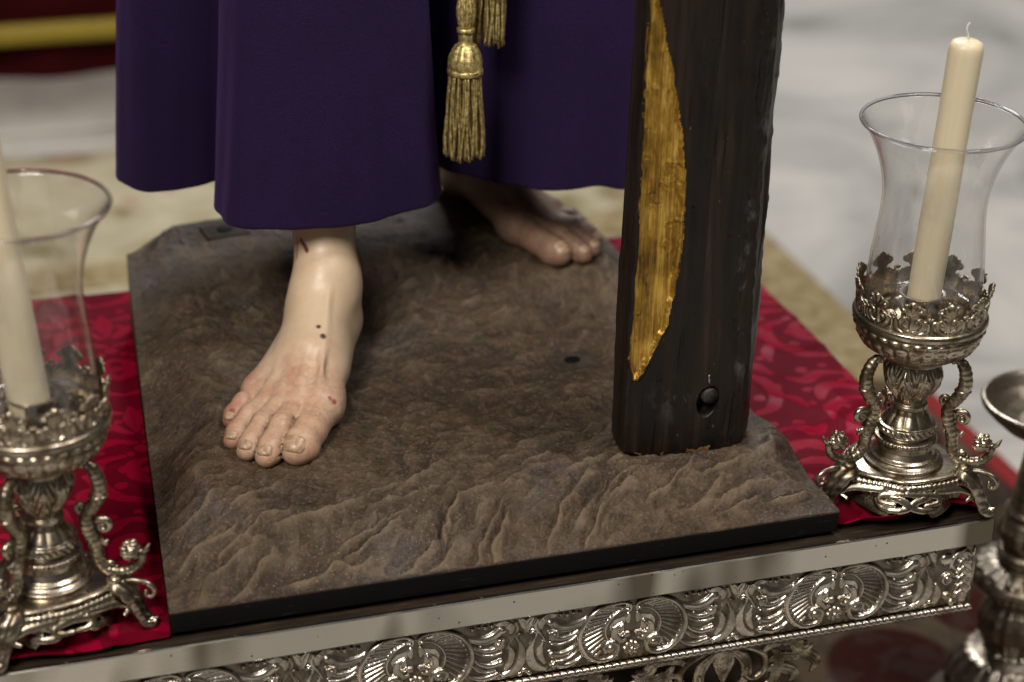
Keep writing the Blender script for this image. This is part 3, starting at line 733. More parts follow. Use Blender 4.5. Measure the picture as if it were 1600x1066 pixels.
for q in range(52):                                           # long crisp cuts running down the front slope
    ym = RNG.uniform(.008, .125); xm = xl(ym) + RNG.uniform(0.02, .98) * (PW - xl(ym))
    nz = float(vn(np.array([xm * 6, ym * 6]), 44))
    th = math.radians(float(np.clip(33 + 22 * nz + RNG.randn() * 14, 4, 58))); L = RNG.uniform(.022, .055); W = RNG.uniform(.0055, .0115)
    i0 = max(0, int(((xm - xl(ym)) / (PW - xl(ym)) - L / .5) * GN)); i1 = min(GN, int(((xm - xl(ym)) / (PW - xl(ym)) + L / .5) * GN) + 2)
    j0 = max(0, int((ym - L) / .66 * GM)); j1 = min(GM, int((ym + L) / .66 * GM) + 2)
    if i1 - i0 < 3 or j1 - j0 < 3: continue
    dx = X[j0:j1, i0:i1] - xm; dy = Y[j0:j1, i0:i1] - ym
    u = (dx * math.cos(th) + dy * math.sin(th)) / L; vv = (-dx * math.sin(th) + dy * math.cos(th)) / W + .7 * u * u * (1 if nz > 0 else -1)
    vv = vv + 0.55 * fbm(np.stack([X[j0:j1, i0:i1] * 60, Y[j0:j1, i0:i1] * 60], -1), 3, 45)
    win = smooth01((1 - np.abs(u)) / .6)
    h = np.where(vv < 0, smooth01(vv + 1), smooth01((.28 - vv) / .28)) - .55 * np.exp(-((vv - .42) / .26) ** 2)
    D[j0:j1, i0:i1] = D[j0:j1, i0:i1] * (1 - .45 * win * (np.abs(vv) < 1)) + h * win * RNG.uniform(.8, 1.5)
crumb = fbm(np.stack([X * 55, Y * 55], -1), 4, 51)
ridg = 1 - np.abs(fbm(np.stack([X * 26 + Y * 14, Y * 30 - X * 14], -1), 3, 53)) * 3.2
fineg = fbm(np.stack([X * 210, Y * 210], -1), 2, 52)
edge_k = (0.35 + 0.65 * np.clip(mm * 4, 0, 1))
Zr = Zr + D * amp + ((0.0019 + 0.0013 * sstep(.22, .05, Y)) * crumb + 0.0010 * np.clip(ridg, -1, 1) + 0.00060 * fineg) * edge_k * (1 - .7 * w3)
relief = np.clip(0.5 + 0.40 * D + 0.25 * crumb, 0, 1)
# inset plates, the dark hole in each shown by a black disc
holes = ((0.460, 0.296), (0.160, 0.590))
for hx, hy in holes:
    w = np.exp(-((X - hx) / 0.030) ** 6 - ((Y - hy) / 0.030) ** 6)
    zc = Zr[np.unravel_index(np.argmin((X - hx) ** 2 + (Y - hy) ** 2), X.shape)]
    Zr = Zr * (1 - w) + (zc + 0.02 * (X - hx) * 0) * w
Zr = np.maximum(Zr, 0.0212)
def rock_z(x, y): return float(Zr[np.unravel_index(np.argmin((X - x) ** 2 + (Y - y) ** 2), X.shape)])
V = np.stack([X, Y, Zr], -1)
ring = [(0, i) for i in range(GN)] + [(j, GN - 1) for j in range(1, GM)] + [(GM - 1, i) for i in range(GN - 2, -1, -1)] + [(j, 0) for j in range(GM - 2, 0, -1)]
idx = np.array([j * GN + i for j, i in ring]); Vf = V.reshape(-1, 3)
low = Vf[idx].copy(); low[:, 2] = 0.0198
cen = np.array([0.31, 0.33]); low[:, :2] = low[:, :2] + (cen - low[:, :2]) * 0.002
base_n = len(Vf); m_ = len(idx); nx = (np.arange(m_) + 1) % m_
Fs = np.stack([idx[nx], idx, base_n + np.arange(m_), base_n + nx], -1)
Vall = np.concatenate([Vf, low]); Vall[:, 2] -= 0.003 - 0.003
o = mk('carved_ground', Vall, np.concatenate([gridF(GN, GM), Fs]), EARTH, pl, attr={'relief': np.concatenate([relief.reshape(-1), np.full(m_, 0.4)])})
o.location = (0, 0, 0.0005)
for hx, hy in holes:
    z = rock_z(hx, hy)
    V, F = boxVF((-0.024, -0.017, -0.004), (0.024, 0.017, 0.0022))
    hp = bevel(mk('inset_plate', V, F, PLATEM, pl, False, loc=(hx, hy, z), attr={'relief': np.full(8, 0.4)}), 0.001)
    hp.rotation_euler = (0, 0, 0.12)
    V, F = latheVF([(0.0001, 0.0036), (0.0056, 0.0036), (0.0072, 0.0033), (0.0072, 0.0020)], 20)
    mk('hole_disc', V * np.array([1.15, 1, 1]), F, BLACK, hp)  # raised black disc painted in for the dark of the hole
# ------------------------------------------------------------------ statue
def surface_nets(D, org, h):
    """zero level set of grid D (nx,ny,nz) -> verts, quads"""
    nx, ny, nz = D.shape
    S = D < 0
    cnt = np.zeros((nx - 1, ny - 1, nz - 1)); acc = np.zeros((nx - 1, ny - 1, nz - 1, 3))
    cor = [(a, b, c) for a in (0, 1) for b in (0, 1) for c in (0, 1)]
    def sl(A, c): return A[c[0]:nx - 1 + c[0], c[1]:ny - 1 + c[1], c[2]:nz - 1 + c[2]]
    for i, p in enumerate(cor):
        for q in cor[i + 1:]:
            dd = [abs(p[k] - q[k]) for k in range(3)]
            if sum(dd) != 1: continue
            a, b = sl(D, p), sl(D, q); m = (a < 0) != (b < 0)
            t = np.where(m, a / np.where(m, a - b, 1), 0)
            for k in range(3): acc[..., k] += np.where(m, p[k] + (q[k] - p[k]) * t, 0)
            cnt += m
    act = cnt > 0
    idx = np.full(act.shape, -1); idx[act] = np.arange(act.sum())
    ijk = np.argwhere(act)
    V = (ijk + acc[act] / cnt[act][:, None]) * h + np.array(org)
    F = []
    for ax in range(3):
        o1, o2 = (ax + 1) % 3, (ax + 2) % 3
        A = [slice(0, n_ - 1) for n_ in D.shape]; B = list(A); B[ax] = slice(1, None)
        s0, s1 = S[tuple(A)], S[tuple(B)]
        e = np.argwhere(s0 != s1)
        e = e[(e[:, o1] > 0) & (e[:, o2] > 0)]
        fl = s0[e[:, 0], e[:, 1], e[:, 2]]
        def gi(d1, d2):
            k = e.copy(); k[:, o1] -= d1; k[:, o2] -= d2
            return idx[k[:, 0], k[:, 1], k[:, 2]]
        q = np.stack([gi(1, 1), gi(0, 1), gi(0, 0), gi(1, 0)], -1)
        q[~fl] = q[~fl][:, ::-1]
        F.append(q)
    F = np.concatenate(F); F = F[(F >= 0).all(1)]
    return V, F

def rcone(P, a, b, r1, r2):
    a = np.array(a, float); b = np.array(b, float); ba = b - a; L2 = ba.dot(ba)
    pa = P - a; h = np.clip(pa @ ba / L2, 0, 1)
    return np.linalg.norm(pa - h[..., None] * ba, axis=-1) - (r1 + (r2 - r1) * h)
def ell(P, c, r):
    q = (P - np.array(c)) / np.array(r); k = np.linalg.norm(q, axis=-1)
    return (k - 1) * min(r)
def smin(a, b, k):
    h = np.clip(0.5 + 0.5 * (b - a) / k, 0, 1)
    return b + (a - b) * h - k * h * (1 - h)

# (m = toward big toe, y = forward, z = up), metres
TOES = [  # base, mid, tip with radii
    [((.0300, .197, .0225), .0185), ((.0290, .238, .0195), .0162), ((.0265, .2620, .0170), .0168), ((.0250, .2715, .0155), .0140)],
    [((.0090, .205, .0235), .0140), ((.0035, .244, .0250), .0122), ((.0005, .2720, .0165), .0127), ((-.0005, .2830, .0130), .0106)],
    [((-.0080, .201, .0215), .0130), ((-.0150, .240, .0235), .0112), ((-.0195, .2650, .0158), .0116), ((-.0212, .2750, .0122), .0098)],
    [((-.0235, .192, .0190), .0124), ((-.0325, .225, .0210), .0105), ((-.0380, .2475, .0146), .0109), ((-.0398, .2565, .0114), .0092)],
    [((-.0375, .176, .0165), .0120), ((-.0470, .196, .0180), .0100), ((-.0515, .2110, .0130), .0100), ((-.0528, .2180, .0106), .0086)]]
def foot_sdf(P, leg_top, leg_shift):
    m, y, z = P[..., 0], P[..., 1], P[..., 2]
    lx, ly = leg_shift
    d = rcone(P, (.001, .056, .080), (lx * .40, .052 + ly * .45, .150), .0278, .0285)
    d = smin(d, rcone(P, (lx * .40, .052 + ly * .45, .150), (lx, .045 + ly, leg_top), .0290, .0370), .012)
    d = smin(d, rcone(P, (lx * .3, .050 + ly * .3, .125), (.003, .066, .103), .0245, .0245), .018)
    d = smin(d, ell(P, (0, .038, .036), (.0285, .038, .0365)), .020)            # heel
    d = smin(d, rcone(P, (0, .014, .050), (lx * .4, .018 + ly * .4, .150), .0125, .0105), .016)   # achilles
    d = smin(d, rcone(P, (.001, .082, .072), (.009, .142, .051), .0318, .0260), .032)    # instep
    d = smin(d, rcone(P, (-.006, .078, .050), (-.012, .14, .036), .0270, .0230), .02)
    d = smin(d, rcone(P, (.014, .06, .045), (.020, .14, .035), .0190, .0200), .02)
    d = smin(d, rcone(P, (-.018, .05, .022), (-.038, .168, .0175), .0200, .0160), .016)  # outer sole
    d = smin(d, rcone(P, (.014, .12, .042), (.0310, .197, .0235), .0215, .0195), .014)
    d = smin(d, rcone(P, (.010, .12, .052), (.0085, .205, .0240), .0200, .0155), .012)
    d = smin(d, rcone(P, (-.002, .12, .049), (-.0065, .201, .0220), .0190, .0145), .012)
    d = smin(d, rcone(P, (-.012, .115, .042), (-.0225, .192, .0195), .0180, .0135), .012)
    d = smin(d, rcone(P, (-.022, .105, .033), (-.0370, .176, .0170), .0180, .0130), .012)
    d = smin(d, ell(P, (.0205, .058, .092), (.0105, .016, .0165)), .016)      # inner ankle bone
    d = smin(d, ell(P, (-.0225, .048, .076), (.0100, .014, .0145)), .012)     # outer ankle bone
    d = smin(d, ell(P, (.0335, .190, .0230), (.0130, .0180, .0165)), .014)    # ball of big toe
    d = smin(d, ell(P, (-.0455, .166, .0170), (.0100, .0150, .0120)), .010)
    # tendons and veins of the back of the foot
    for a, b, r in (((.010, .085, .1065), (.030, .205, .0405), .0022), ((.004, .10, .0945), (.0105, .205, .0375), .0026), ((-.002, .105, .0850), (-.0075, .200, .0345), .0024),
                    ((-.008, .105, .0745), (-.0235, .190, .0310), .0024), ((-.014, .10, .0630), (-.0380, .176, .0275), .0022)):
        mid = (np.array(a) + np.array(b)) / 2; mid[2] -= .003
        d = smin(d, np.minimum(rcone(P, a, mid, r, r), rcone(P, mid, b, r, r)), .0065)
    for va in (((.022, .13, .068), (.004, .15, .0655), (-.012, .165, .048)), ((.004, .15, .0655), (.0, .18, .048), (.002, .20, .037))):
        for p, q in zip(va[:-1], va[1:]): d = smin(d, rcone(P, p, q, .0014, .0013), .004)
    toes = None
    for i, ch in enumerate(TOES):
        t = None
        for (p, r), (q, r2) in zip(ch[:-1], ch[1:]):
            c = rcone(P, p, q, r, r2); t = c if t is None else smin(t, c, .004)
        # pads and knuckle creases
        pm, tip = np.array(ch[1][0]), np.array(ch[2][0])
        if i: t = smin(t, ell(P, pm + np.array([0, .001, .0025]), (.0085, .0075, .0085)), .004)
        pad = tip.copy(); pad[2] = ch[2][1] * .78; t = smin(t, ell(P, pad, (ch[2][1] * .98, ch[2][1] * 1.0, ch[2][1] * .8)), .004)
        dirv = tip - pm; dirv[2] = 0; dirv /= np.linalg.norm(dirv)
        s = (P - pm)[..., :2] @ dirv[:2]
        top = np.clip((z - pm[2]) / .008, 0, 1)
        cre = sum(np.exp(-((s - o_) / .0008) ** 2) for o_ in ((-.002, .0012, .0045) if i else (-.009, -.005, -.001)))
        t = t + .0007 * cre * top
        toes = t if toes is None else np.minimum(toes, t)
    d = smin(d, toes, .0042)
    # webs cut between toes
    for (A_, B_) in zip(TOES[:-1], TOES[1:]):
        p = (np.array(A_[1][0]) + np.array(B_[1][0])) / 2; q = (np.array(A_[3][0]) + np.array(B_[3][0])) / 2
        st_ = p + (q - p) * (.08 if A_ is TOES[0] else .12)
        for zz in (.006, .014, .022, .030):
            a = st_.copy(); a[2] = zz; b = q.copy(); b[2] = zz
            c = rcone(P, a, b + (b - a) * .6, .0006, .0019)
            d = np.maximum(d, -c + .0 - np.where(z > zz + .006, 0, 0))
    d = np.maximum(d, -z)                                               # flat sole
    return d

def make_foot(name, side, heel, yaw_dir, gz, leg_top, leg_shift, scale, parent, label, paint_fn, h=0.0015):
    lo = np.array([-.078, -.012, -.004]); hi = np.array([.078, .302, leg_top + .004])
    n = np.ceil((hi - lo) / h).astype(int)
    ax = [lo[k] + h * np.arange(n[k]) for k in range(3)]
    Mx, Yx, Zx = np.meshgrid(*ax, indexing='ij')
    P = np.stack([Mx, Yx, Zx], -1)
    K = 5                                                    # coarse pass, then only the shell near the surface
    Pc = np.stack(np.meshgrid(*[lo[k] + h * (np.arange(0, n[k], K) + K / 2) for k in range(3)], indexing='ij'), -1)
    Dc = foot_sdf(Pc, leg_top, leg_shift)
    D = Dc.repeat(K, 0).repeat(K, 1).repeat(K, 2)[:n[0], :n[1], :n[2]].copy()
    near = np.abs(D) < h * K * 1.6
    D[near] = foot_sdf(P[near], leg_top, leg_shift)
    D = np.maximum(D, Zx - leg_top)
    V, F = surface_nets(D, lo, h)
    # relax
    E = np.concatenate([F[:, [0, 1]], F[:, [1, 2]], F[:, [2, 3]], F[:, [3, 0]]])
    for it in range(2):
        acc = np.zeros_like(V); cn = np.zeros(len(V))
        for c in range(3): acc[:, c] = np.bincount(E[:, 0], V[E[:, 1], c], len(V)) + np.bincount(E[:, 1], V[E[:, 0], c], len(V))
        cn = np.bincount(E[:, 0], minlength=len(V)) + np.bincount(E[:, 1], minlength=len(V))
        V = V * 0.5 + 0.5 * acc / np.maximum(cn, 1)[:, None]
    paint, grime_and_dark_gaps = paint_fn(V)
    d = np.array([yaw_dir[0], yaw_dir[1]], float); d /= np.linalg.norm(d)
    r = np.array([d[1], -d[0]])
    def W(Vl):
        mm_ = -side * Vl[:, 0]        # side +1: right foot (big toe to its left)
        return np.stack([heel[0] + scale * (d[0] * Vl[:, 1] + r[0] * mm_), heel[1] + scale * (d[1] * Vl[:, 1] + r[1] * mm_), gz + scale * Vl[:, 2]], -1)
    Ff = F if side < 0 else F[:, ::-1]
    o = mk(name, W(V), Ff, SKIN, parent, True, attr={'paint': paint, 'grime_and_dark_gaps': grime_and_dark_gaps})
    o['label'] = label
    # toenails laid on the surface
    for i, ch in enumerate(TOES):
        tip = np.array(ch[2][0]); tipr = ch[2][1]; end = np.array(ch[3][0]); dirv = end - tip; dirv[2] = 0; dirv /= np.linalg.norm(dirv)
        perp = np.array([dirv[1], -dirv[0], 0])
        w = tipr * (.70 if i == 0 else .62); l = tipr * (.58 if i == 0 else .48)
        c0 = tip + dirv * (tipr * (.46 if i == 0 else .60))
        nu_, nv_ = 15, 13
        U, Vv = np.meshgrid(np.linspace(-1, 1, nu_), np.linspace(-1, 1, nv_))
        # rounded-rectangle outline
        q = np.maximum(np.abs(U), np.abs(Vv)); ang = np.arctan2(Vv, U); rr = (np.abs(np.cos(ang)) ** 3.2 + np.abs(np.sin(ang)) ** 3.2) ** (-1 / 3.2)
        u2, v2 = q * rr * np.cos(ang), q * rr * np.sin(ang)
        tl = 0.66 if i == 0 else 0.92
        nrm = np.array([0, 0, 1.0]) * math.cos(tl) + dirv * math.sin(tl); along = dirv * math.cos(tl) - np.array([0, 0, 1.0]) * math.sin(tl)
        S0 = c0 + perp * (u2 * w)[..., None] + along * (v2 * l)[..., None] + nrm * .018
        tt_ = np.zeros(U.shape)
        for _ in range(40):
            dd = foot_sdf(S0 - nrm * tt_[..., None], leg_top, leg_shift); tt_ += np.clip(dd, -.002, .004) * .8
        off = .0009 * (1 - q ** 6) - .0009 * q ** 6 + .0004 * (v2 > 0)
        S = S0 - nrm * (tt_ - off)[..., None]
        Fn = gridF(nu_, nv_)
        nl = mk('toenail', W(S.reshape(-1, 3)), Fn if side < 0 else Fn[:, ::-1], NAIL, o, True)
        sd = nl.modifiers.new('thick', 'SOLIDIFY'); sd.thickness = .0008; sd.offset = -1
    return o

def paint_front(V):
    n = fbm(V * 60, 4, 61); n2 = fbm(V * 150, 3, 62)
    base = np.array([.590, .445, .305]); c = np.tile(base, (len(V), 1))
    def blend(w, colr): 
        w = np.clip(w, 0, 1)[:, None]; c[:] = c * (1 - w) + np.array(colr) * w
    m, y, z = V.T
    blend(.62 * sstep(.135, .205, y + .02 * n) * (.65 + .5 * n), (.430, .190, .135))
    blend(.42 * sstep(-.25, .55, n2 + .6 * n) * np.exp(-(((m + .014) / .035) ** 2 + ((y - .185) / .028) ** 2)), (.400, .150, .115))
    blend(.45 * sstep(.21, .25, y), (.45, .265, .170))
    blend(.75 * np.exp(-((y - .02) / .022) ** 2) * sstep(.08, .03, z), (.46, .17, .105))       # heel
    blend(.75 * sstep(.030, .052, -m) * sstep(.12, .17, y) * (.7 + .5 * n), (.40, .14, .10))                      # outer edge
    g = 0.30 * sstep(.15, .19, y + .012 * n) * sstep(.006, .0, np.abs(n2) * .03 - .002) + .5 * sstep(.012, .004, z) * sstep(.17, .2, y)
    # darker brown painted into the gaps between the toes
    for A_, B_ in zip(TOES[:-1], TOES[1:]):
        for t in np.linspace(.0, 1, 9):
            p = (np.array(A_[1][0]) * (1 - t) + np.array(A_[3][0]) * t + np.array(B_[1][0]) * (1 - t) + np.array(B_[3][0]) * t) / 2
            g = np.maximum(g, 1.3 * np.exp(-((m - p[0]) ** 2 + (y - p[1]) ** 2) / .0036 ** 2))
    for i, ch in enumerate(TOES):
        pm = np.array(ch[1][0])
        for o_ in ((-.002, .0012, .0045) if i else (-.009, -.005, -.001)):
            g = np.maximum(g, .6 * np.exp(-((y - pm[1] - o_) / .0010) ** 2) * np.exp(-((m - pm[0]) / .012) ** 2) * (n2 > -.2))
    # painted wounds: two dark spots on the instep, one on the ball, drops on the shin
    def spot(p, r, colr, a=1.0):
        dd = np.linalg.norm(V - np.array(p), axis=1) * (1 + .25 * n2)
        blend(a * sstep(r * 1.25, r * .75, dd), colr)
    for p, r in SPOTS: spot(p, r, (.022, .012, .020))
    for p, r in REDS: spot(p, r, (.20, .018, .014), .85)
    for pts, r in STREAKS:
        for q in spline(pts, 60): spot(q, r, (.115, .022, .018), .75)
    return c, np.clip(g, 0, 1)
def paint_back_shaded(V):
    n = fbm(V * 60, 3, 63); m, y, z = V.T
    c = np.tile(np.array([.270, .180, .120]), (len(V), 1))  # shade under the tunic put into a darker skin colour
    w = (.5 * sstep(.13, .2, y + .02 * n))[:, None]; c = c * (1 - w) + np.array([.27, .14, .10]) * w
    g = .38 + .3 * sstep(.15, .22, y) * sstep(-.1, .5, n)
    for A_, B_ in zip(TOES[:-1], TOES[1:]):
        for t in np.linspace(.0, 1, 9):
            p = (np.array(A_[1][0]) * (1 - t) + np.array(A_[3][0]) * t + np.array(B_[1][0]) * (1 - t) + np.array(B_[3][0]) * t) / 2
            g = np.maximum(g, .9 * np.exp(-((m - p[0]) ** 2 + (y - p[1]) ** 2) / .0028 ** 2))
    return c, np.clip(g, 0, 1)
SPOTS = [((.0137, .1416, .0805), .0027), ((.0204, .1505, .0746), .0033)]
REDS = [((.0407, .2076, .0392), .0024), ((.0449, .2075, .0355), .0030), ((-.0519, .2188, .0208), .0030)]
STREAKS = [([(-.0215, .066, .1360), (-.0180, .070, .1320), (-.0130, .0745, .1270)], .0022), ([(-.0262, .060, .150), (-.0262, .0640, .1328), (-.0252, .072, .112), (-.0235, .082, .094)], .0012)]

statue = thing('statue', 'barefoot carved statue in a long purple tunic, standing on the earth plinth', 'statue', (0, 0, 0))
HEEL1 = (0.2480, 0.4190); DIR1 = (0.1175 - HEEL1[0], 0.1650 - HEEL1[1])
make_foot('bare_leg', 1, HEEL1, DIR1, 0.0535, 0.30, (-.018, -.034), 1.0, statue, 'forward leg and foot with two dark spots on the instep', paint_front, 0.0013)
HEEL2 = (0.432, 0.680); DIR2 = (0.515 - HEEL2[0], 0.437 - HEEL2[1])
make_foot('bare_leg', -1, HEEL2, DIR2, 0.0985, 0.26, (.0, .0), 0.93, statue, 'rear leg and foot half hidden in shade under the tunic', paint_back_shaded, 0.0018)

# ---- tunic
hem = [(0.046, .540), (0.058, .515), (0.078, .506), (0.110, .512), (0.140, .522), (0.170, .525), (0.172, .500), (0.146, .490), (0.1285, .470), (0.126, .432), (0.136, .402), (0.158, .386),
       (0.200, .374), (0.246, .3685), (0.288, .376), (0.325, .393), (0.352, .416), (0.362, .438), (0.354, .478), (0.352, .510), (0.366, .512), (0.378, .480), (0.402, .458), (0.434, .428), (0.470, .398), (0.500, .400), (0.524, .406),
       (0.548, .396), (0.580, .410), (0.600, .46), (0.58, .53), (0.52, .59), (0.44, .625), (0.34, .635), (0.24, .635), (0.15, .625), (0.08, .595), (0.045, .565)]
top = [(0.058, .535), (0.066, .515), (0.084, .506), (0.115, .500), (0.146, .500), (0.168, .495), (0.168, .480), (0.152, .472), (0.141, .458), (0.142, .428), (0.154, .406), (0.176, .398),
       (0.208, .392), (0.246, .390), (0.282, .396), (0.312, .404), (0.336, .414), (0.344, .430), (0.346, .470), (0.352, .495), (0.368, .497), (0.384, .478), (0.404, .462), (0.434, .442), (0.466, .418), (0.498, .416), (0.522, .420),
       (0.548, .415), (0.575, .425), (0.590, .465), (0.57, .52), (0.51, .575), (0.43, .60), (0.34, .61), (0.24, .61), (0.16, .60), (0.09, .58), (0.058, .56)]
def toward(P, z, k):
    C_ = np.array([-0.18397, -1.44648, 0.99638]); Q = np.array([P[0], P[1], z]); d = C_ - Q; return Q + k * d / np.linalg.norm(d)
HZ = []
for i, pnt in enumerate(hem):
    k = 0.040 if 6 <= i <= 18 else 0.008
    q = toward(pnt, 0.2, k); hem[i] = (q[0], q[1]); HZ.append(q[2] - 0.2)
    q = toward(top[i], 0.42, k); top[i] = (q[0], q[1])
NU = 620
# one parameter for both curves so that folds run up without shear
both = spline(np.concatenate([np.array(hem), np.array(top), np.array(HZ)[:, None]], 1), NU, True)
# spline() measures the first three columns; fine for matched curves
Hc, Tc, Hz = both[:, :2], both[:, 2:4], both[:, 4]
zs = np.concatenate([np.linspace(0.2, 0.26, 26), np.linspace(0.264, 0.70, 90)])
rows = []
cenT = np.array([0.31, 0.50])
sarc = np.concatenate([[0], np.cumsum(np.linalg.norm(np.diff(Hc, axis=0), axis=1))])
hemz = 0.0022 * vn(np.stack([sarc * 18, sarc * 0], -1), 71) + Hz
def off_in(c, d):
    T_ = np.roll(c, -1, 0) - np.roll(c, 1, 0); T_ /= np.linalg.norm(T_, axis=1)[:, None] + 1e-9
    return c + np.stack([-T_[:, 1], T_[:, 0]], -1) * (d if np.isscalar(d) else d[:, None])
def curve_at(z):
    k = (z - 0.2) / 0.215
    k2 = k if k > 0 else k
    c = Hc + (Tc - Hc) * (1.12 * k2 - 0.12 * k2 * k2)
    wob = 0.0016 * fbm(np.stack([sarc * 16, np.full(NU, z * 7)], -1), 3, 72)
    fold_ = 0.0062 * fbm(np.stack([sarc * 24, sarc * 0 + z * .8], -1), 2, 73) * max(.35, 1 - (z - .2) / .35)
    return off_in(c, -wob - fold_)
inner_rows = []
for z in zs:
    c = curve_at(z); rows.append(np.concatenate([c, (z + hemz * max(0, 1 - (z - .2) / .3))[:, None]], 1))
for z in (0.2005, 0.206, 0.214, 0.225, 0.240, 0.26, 0.30):
    c = off_in(curve_at(z), 0.0026 if z < .226 else 0.0016); inner_rows.append(np.concatenate([c, (z + hemz * max(0, 1 - (z - .2) / .3))[:, None]], 1))
# rounded hem fold
c = off_in(curve_at(0.2), 0.0013); fold = np.concatenate([c, (0.1988 + hemz)[:, None]], 1)
allr = inner_rows[::-1] + [fold] + rows
V = np.stack(allr).reshape(-1, 3)
mk('tunic', V, gridF(NU, len(allr), wu=True), PURPLE, statue)

# ------------------------------------------------------------------ tassels of the girdle
def add_fringe(mb, ax, ay, z0, z1, r0, r1, n, seed):
    rg = np.random.RandomState(seed)
    for i in range(n):
        a = 2 * np.pi * i / n + rg.randn() * .12; lay = rg.choice([1.0, 1.0, .8, .6])
        z = np.linspace(z0, z1 + rg.uniform(-.004, .004), 16); t = np.linspace(0, 1, 16)
        rr = (r0 + (r1 - r0) * t ** .8) * lay + .0012 * np.sin(t * rg.uniform(3, 8) + rg.rand() * 6) * t
        aa = a + .22 * np.sin(t * rg.uniform(2, 5) + rg.rand() * 6) * t
        P = np.stack([ax + rr * np.cos(aa), ay + rr * np.sin(aa), z], -1)
        V, F = tubeVF(P, .00115 + .00025 * np.sin(np.arange(16) * 2.1 + i), 6); mb.add(V, F)
    return mb
GRP = 'gold girdle tassels'
tx, ty = 0.3625, 0.365
ts = thing('tassel', 'long gold tassel hanging whole in front of the purple tunic', 'tassel', (tx, ty, 0.42), GRP)
zoff = 0.012
def tl(prof, name, seg=48, disp=None):
    V, F = latheVF(dense([(r, z - 0.42 + zoff) for r, z in prof], .0007), seg, disp); return mk(name, V, F, GTHREAD, ts)
pitch = lambda A, R, Z: .00045 * np.cos(26 * A) * (R > .006)
V, F = tubeVF([(0, 0, .05), (0, 0, .0)], .0035, 12); mk('cord', V, F, GTHREAD, ts)
tl([(.003, .424), (.0072, .4225), (.0078, .4195), (.007, .416), (.004, .4155)], 'ring')
tl([(.0045, .416), (.0065, .413), (.0088, .403), (.0086, .395), (.0068, .386), (.0055, .3835)], 'knob', 60, lambda A, R, Z: .0005 * np.sign(np.cos(15 * A)) * (R > .006) + .0003 * np.cos(15 * A))
tl([(.005, .3835), (.0085, .3825), (.0090, .3805), (.0085, .3785), (.0058, .378)], 'ring')
tl([(.006, .378), (.0068, .3765), (.0066, .369), (.0074, .3665), (.0085, .3655)], 'neck', 48, pitch)
tl([(.0075, .3665), (.0095, .3655), (.0125, .361), (.0158, .353), (.0166, .347), (.0164, .342)], 'cap', 72, lambda A, R, Z: .0006 * np.cos(9 * A) * (R > .008) + .00035 * np.cos(40 * A))
tl([(.0155, .3425), (.0172, .3415), (.0176, .3395), (.0172, .337), (.0150, .3365)], 'cap_band', 72, lambda A, R, Z: .0003 * np.cos(60 * A))
mb = MB(); add_fringe(mb, 0, 0, .338 - .42 + zoff, .2525 - .42 + zoff, .0145, .0195, 62, 5)
mb.build('fringe', GTHREAD, ts, kind='stuff')
tx2, ty2 = 0.394, 0.392
t2 = thing('tassel', 'gold tassel of which only the fringe shows at the top edge, behind the whole one', 'tassel', (tx2, ty2, 0.46), GRP)
V, F = latheVF(dense([(.004, .03), (.012, .018), (.0168, .006), (.0172, -.002), (.015, -.004)], .001), 48, lambda A, R, Z: .0005 * np.cos(9 * A)); mk('cap', V, F, GTHREAD, t2)
mb = MB(); add_fringe(mb, 0, 0, -.002, -.0905, .0145, .0175, 56, 8); mb.build('fringe', GTHREAD, t2, kind='stuff')
V, F = tubeVF([(0, 0, .10), (0, 0, .028)], .0035, 12); mk('cord', V, F, GTHREAD, t2)
# ------------------------------------------------------------------ foot of the wooden cross
bm_t = thing('wooden_beam', 'dark hewn wooden beam with a gilded gash, standing upright on the plinth', 'beam', (0.51, 0.13, 0.055))
BZ0, BZ1 = 0.0560, 0.80
# section at the bottom, anticlockwise from back left along the front to back right (u runs left to right on the front)
sec = np.array([(0.452, 0.150), (0.4428, 0.134), (0.4395, 0.110), (0.4400, 0.0945), (0.545, 0.0860), (0.5585, 0.0905), (0.5745, 0.1120), (0.5760, 0.140), (0.566, 0.150)])
nseg = [6, 16, 12, 110, 20, 26, 16, 6, 8]
pts, uid = [], []
for i, (a, n_) in enumerate(zip(sec, nseg)):
    b = sec[(i + 1) % len(sec)]
    t = np.linspace(0, 1, n_, endpoint=False)
    pts.append(a + (b - a) * t[:, None]); uid += [i] * n_
U2 = np.concatenate(pts); uid = np.array(uid); nU = len(U2)
nrm2 = np.roll(U2, -1, 0) - np.roll(U2, 1, 0); nrm2 = np.stack([nrm2[:, 1], -nrm2[:, 0]], -1); nrm2 /= np.linalg.norm(nrm2, axis=1)[:, None]
zz = np.concatenate([np.linspace(0, .42, 440), np.linspace(.424, .72, 60)]) + BZ0
cB = np.array([0.51, 0.118])
PX = np.repeat(U2[None], len(zz), 0)
ZZ = np.repeat(zz[:, None], nU, 1)
kz = (ZZ - BZ0)

N3 = np.repeat(nrm2[None], len(zz), 0)
# adze waves along the arrises, grain furrows on the faces
P3 = np.stack([PX[..., 0], PX[..., 1], ZZ], -1)
dsp = 0.0028 * fbm(P3 * np.array([16, 16, 14]), 3, 81) + 0.0007 * fbm(P3 * np.array([150, 150, 9]), 3, 82)
arr = np.minimum.reduce([np.abs(np.arange(nU) - k) for k in np.cumsum([0] + nseg)[[2, 3, 4, 5, 6]]])
edge = np.exp(-(arr / 3.0) ** 2)[None]
dsp = dsp + edge * (0.0022 * fbm(np.stack([np.repeat(np.arange(nU)[None] // 40, len(zz), 0) * 7.7, ZZ * 55], -1), 3, 83) - 0.0010)
scuff = np.exp(-((PX[..., 0] - (0.551 + 0.004 * np.sin(ZZ * 22))) / .009) ** 2) * sstep(.09, .16, ZZ)
scuff = scuff + np.exp(-((PX[..., 0] - .495) / .03) ** 2 - ((ZZ - .115) / .018) ** 2) * .8
